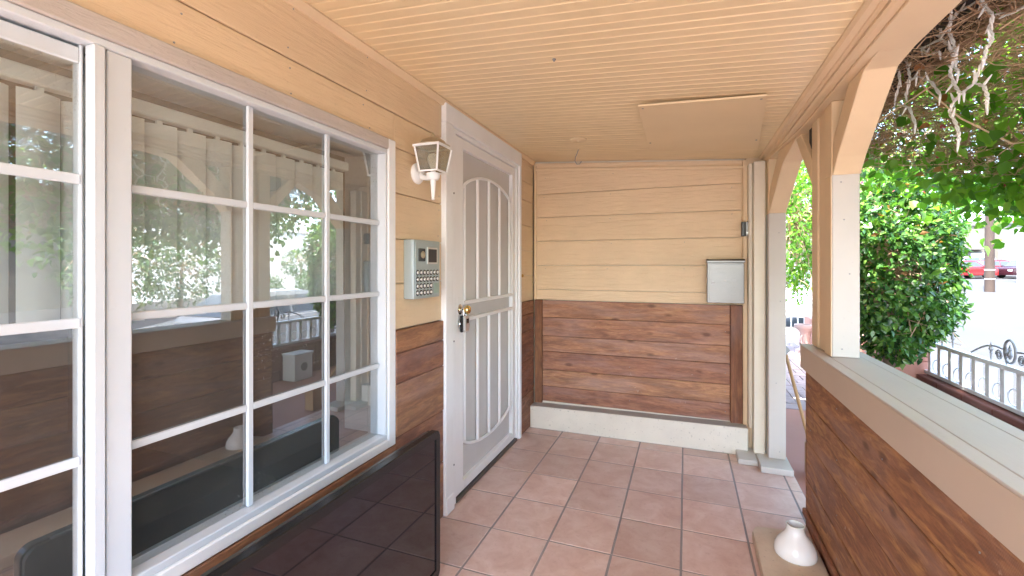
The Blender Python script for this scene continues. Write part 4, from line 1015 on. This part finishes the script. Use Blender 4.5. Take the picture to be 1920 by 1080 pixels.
# leaf roof on top (shades the porch) and leaf fringe below
n = 8500; x = rng.uniform(.92, 2.8, n); y = rng.uniform(-.6, 3.95, n); z = under(x, y)+.30+rng.uniform(0, .30, n)+.1*np.sin(4*x)*np.sin(3*y)
P = np.stack([x, y, z], 1); leafmesh('top_leaves', P, unit(n)*np.array([1, 1, .4]), unit(n)*.5+np.array([0, 0, 1.0]), rng.uniform(.06, .11, n), rng.uniform(.022, .036, n), 'vine', vc, origin=(2, 2.5, 2.4), shape=7, kind='stuff')
n = 2300; x = 1.0+1.5*rng.uniform(0, 1, n)**.55; y = 1.3+3.1*rng.uniform(0, 1, n)**.55; z = under(x, y)+rng.normal(size=n)*.09-.10*np.clip(x-1.6, 0, 1)
P = np.stack([x, y, z], 1)
lv = leafmesh('lower_leaves', P, unit(n)*.8+np.array([0, 0, -.6]), unit(n)*.7+np.array([-.2, -.4, .4]), rng.uniform(.05, .09, n), rng.uniform(.018, .031, n), 'vine', vc, origin=(2, 2.5, 2.0), shape=7, kind='stuff')
n = 170; x = rng.uniform(1.0, 2.4, n); y = rng.uniform(1.3, 4.6, n); z = under(x, y)+rng.uniform(-.04, .2, n)
leafmesh('dry_leaves', np.stack([x, y, z], 1), unit(n), unit(n), rng.uniform(.035, .06, n), rng.uniform(.012, .022, n), 'dry_leaf', vc, origin=(2, 2.5, 2.1), shape=7, kind='stuff')
n = 60; x = rng.uniform(1.1, 2.5, n); y = rng.uniform(1.8, 4.8, n); z = under(x, y)+rng.uniform(-.06, .15, n)
leafmesh('bracts', np.stack([x, y, z], 1), unit(n), unit(n), rng.uniform(.03, .045, n), rng.uniform(.012, .018, n), 'bract', vc, origin=(2, 2.5, 2.1), shape=7, kind='stuff')
# single large leaves hanging at the fringe: separate pieces
lm = None
for i in range(150):
    if i < 130: x = random.uniform(1.45, 2.45); y = random.uniform(1.7, 4.9); z = float(under(x, y))-.03-random.random()*.17
    else: x = 1.02+random.uniform(0, .12); y = 1.52+random.uniform(0, .14); z = 1.84+random.uniform(-.07, .10)
    if lm is None:
        o = leafmesh('leaf', np.zeros((1, 3)), np.array([[1., 0, 0]]), np.array([[0, 0, 1.]]), np.array([.085]), np.array([.033]), 'vine', vc, shape=7, origin=(0, 0, 0)); lm = o.data
    else: o = bpy.data.objects.new('leaf', lm); COL.objects.link(o); o.parent = vc
    o.location = Vector((x, y, z))-vc.location
    o.rotation_euler = (random.uniform(-.9, .9), random.uniform(.1, 1.3), random.uniform(0, 6.28)); q = random.uniform(.75, 1.15); o.scale = (q, q, q)
lmat2 = leafmat('single_vine_leaf', [(.05, .14, .025), (.05, .14, .025)], .6, .4)
nn = lmat2.node_tree; bs = [q for q in nn.nodes if q.type == 'VALTORGB'][0]
oi = nn.nodes.new('ShaderNodeObjectInfo'); nn.links.new(oi.outputs['Random'], bs.inputs[0])
bs.color_ramp.elements[0].color = (.07, .18, .03, 1); bs.color_ramp.elements[1].color = (.22, .38, .06, 1)
lm.materials[0] = lmat2
for (px, py) in ((2.42, 3.9), (2.46, 1.2)):
    G().tube([(px, py, -.4), (px-.06, py+.1, .7), (px-.03, py-.05, 1.5), (px-.3, py-.1, 2.15)], [.06, .05, .045, .03], 8).build('trunk', 'bark', vc, smooth=True)

# ------------------------------------------------------------------ icicle string lights
sl_ = thing('icicle_string_lights', (1.0, 2.3, 2.4), 'white icicle string lights hanging from the eave in front of the vine', 'string lights')
ST = [[(2.313, 2.468), (2.32, 2.427), (2.328, 2.397), (2.298, 2.342), (2.276, 2.284), (2.284, 2.267), (2.313, 2.25), (2.32, 2.228), (2.284, 2.165), (2.255, 2.127)],
[(2.457, 2.468), (2.448, 2.416), (2.39, 2.367), (2.359, 2.311), (2.351, 2.266), (2.32, 2.228)],
[(2.125, 2.407), (2.101, 2.369), (2.067, 2.329), (2.078, 2.284), (2.067, 2.243), (2.101, 2.229), (2.113, 2.198), (2.15, 2.161), (2.175, 2.132), (2.241, 2.126)],
[(2.255, 2.123), (2.313, 2.102), (2.335, 2.076), (2.291, 2.021), (2.269, 1.975), (2.269, 1.943)],
[(2.175, 2.129), (2.137, 2.103), (2.119, 2.06), (2.123, 2.039)], [(2.067, 2.329), (2.001, 2.295), (1.922, 2.28), (1.85, 2.267)],
[(2.089, 2.42), (2.162, 2.431), (2.269, 2.454), (2.313, 2.464), (2.448, 2.42), (2.604, 2.45)], [(2.75, 2.46), (2.717, 2.386), (2.706, 2.342), (2.75, 2.288)],
[(2.855, 2.462), (2.843, 2.383), (2.893, 2.327)], [(2.819, 2.271), (2.706, 2.213), (2.644, 2.116)], [(2.623, 2.463), (2.555, 2.396), (2.457, 2.371)],
[(2.75, 2.349), (2.644, 2.337)], [(2.644, 2.337), (2.528, 2.265), (2.457, 2.185)]]
bulbm = None
def put_bulb(p, ang):
    global bulbm
    if bulbm is None:
        o = G().lathe([(0, 0), (.0045, .001), (.005, .014), (.0042, .018), (.0036, .03), (.0016, .042), (0, .043)], (0, 0, 0), 'z', 8).build('bulb', 'bulb', sl_, smooth=True, origin=(0, 0, 0)); bulbm = o.data
    else: o = bpy.data.objects.new('bulb', bulbm); COL.objects.link(o); o.parent = sl_
    o.location = Vector(p)-sl_.location; o.rotation_euler = ang
for st_ in ST:
    pts = []
    for (a, b_), (c, d) in zip(st_[:-1], st_[1:]):
        for q in range(4): s = q/4; pts.append((a+(c-a)*s, b_+(d-b_)*s))
    pts.append(st_[-1])
    xo = random.uniform(-.015, .015)
    for ph in (0, math.pi):
        G().tube([(1.0+xo+.004*math.cos(i*1.3+ph), p[0]+.004*math.sin(i*1.3+ph), p[1]) for i, p in enumerate(pts)], .0036, 5).build('cord', 'cord', sl_, smooth=True)
    for i in range(3, len(pts), 7): put_bulb((1.0+xo, pts[i][0], pts[i][1]), (random.uniform(-2.0, 2.0)+math.pi*.5*random.choice((-1, 1)), random.uniform(-.5, .5), 0))
    put_bulb((1.0+xo, pts[-1][0], pts[-1][1]), (math.pi+random.uniform(-.4, .4), 0, 0))

# ------------------------------------------------------------------ nail heads on boards and posts
nailm = None
def nail(parent, p, axis, mat='iron', r=.0032):
    global nailm
    if nailm is None: nailm = {}
    k_ = (axis, mat, r)
    if k_ not in nailm:
        d = {'x': .0015, 'y': -.0015}[axis]
        o = G().lathe([(0, -d*.3), (r, -d*.3), (r*.8, d), (0, d*1.1)], (0, 0, 0), axis, 8).build('nail', mat, parent, origin=(0, 0, 0)); nailm[k_] = o.data
    else: o = bpy.data.objects.new('nail', nailm[k_]); COL.objects.link(o); o.parent = parent
    wl_ = Vector((0, 0, 0)); q = parent
    while q is not None: wl_ += q.location; q = q.parent
    o.location = Vector(p)-wl_
for z in (2.39, 2.24, 2.17, 2.08):
    for y in (.85, 1.26, 1.67): nail(house, (WX+.0012, y+random.uniform(-.03, .03), z), 'x')
for z in (2.00, 1.86, 1.78, 1.63, 1.555, 1.41): nail(house, (WX+.0012, 2.30+random.uniform(-.008, .008), z), 'x')
for za, zb_ in zip(zs[:-1], zs[1:]):
    for x in (-1.22, -.62, -.02, .36):
        if zb_-za > .15 and random.random() < .8: nail(end, (x+random.uniform(-.03, .03), EY-.0015, min(zb_, 2.30)-.03), 'y')
for za, zb_ in zip(pz[:-1], pz[1:]):
    for x in (-1.20, -.45, .30): nail(end, (x, EY-.0185, (za+zb_)/2+random.uniform(-.03, .03)), 'y')
for z in (1.06, 1.42, 1.68, 1.86, 2.02): nail(pc, (.716+random.uniform(-.03, .03), 2.5965 if z < 1.89 else 2.5895, z), 'y', r=.004)
for z in (.10, .60, 1.2, 1.7): nail(pe, (.63+random.uniform(-.03, .03), 3.7995, z), 'y', r=.004)
for y in (1.35, 1.9, 2.4, 2.85):
    for z in (.16, .38, .60, .80): nail(hw, (.6295-.0025, y, z+random.uniform(-.03, .03)), 'x')
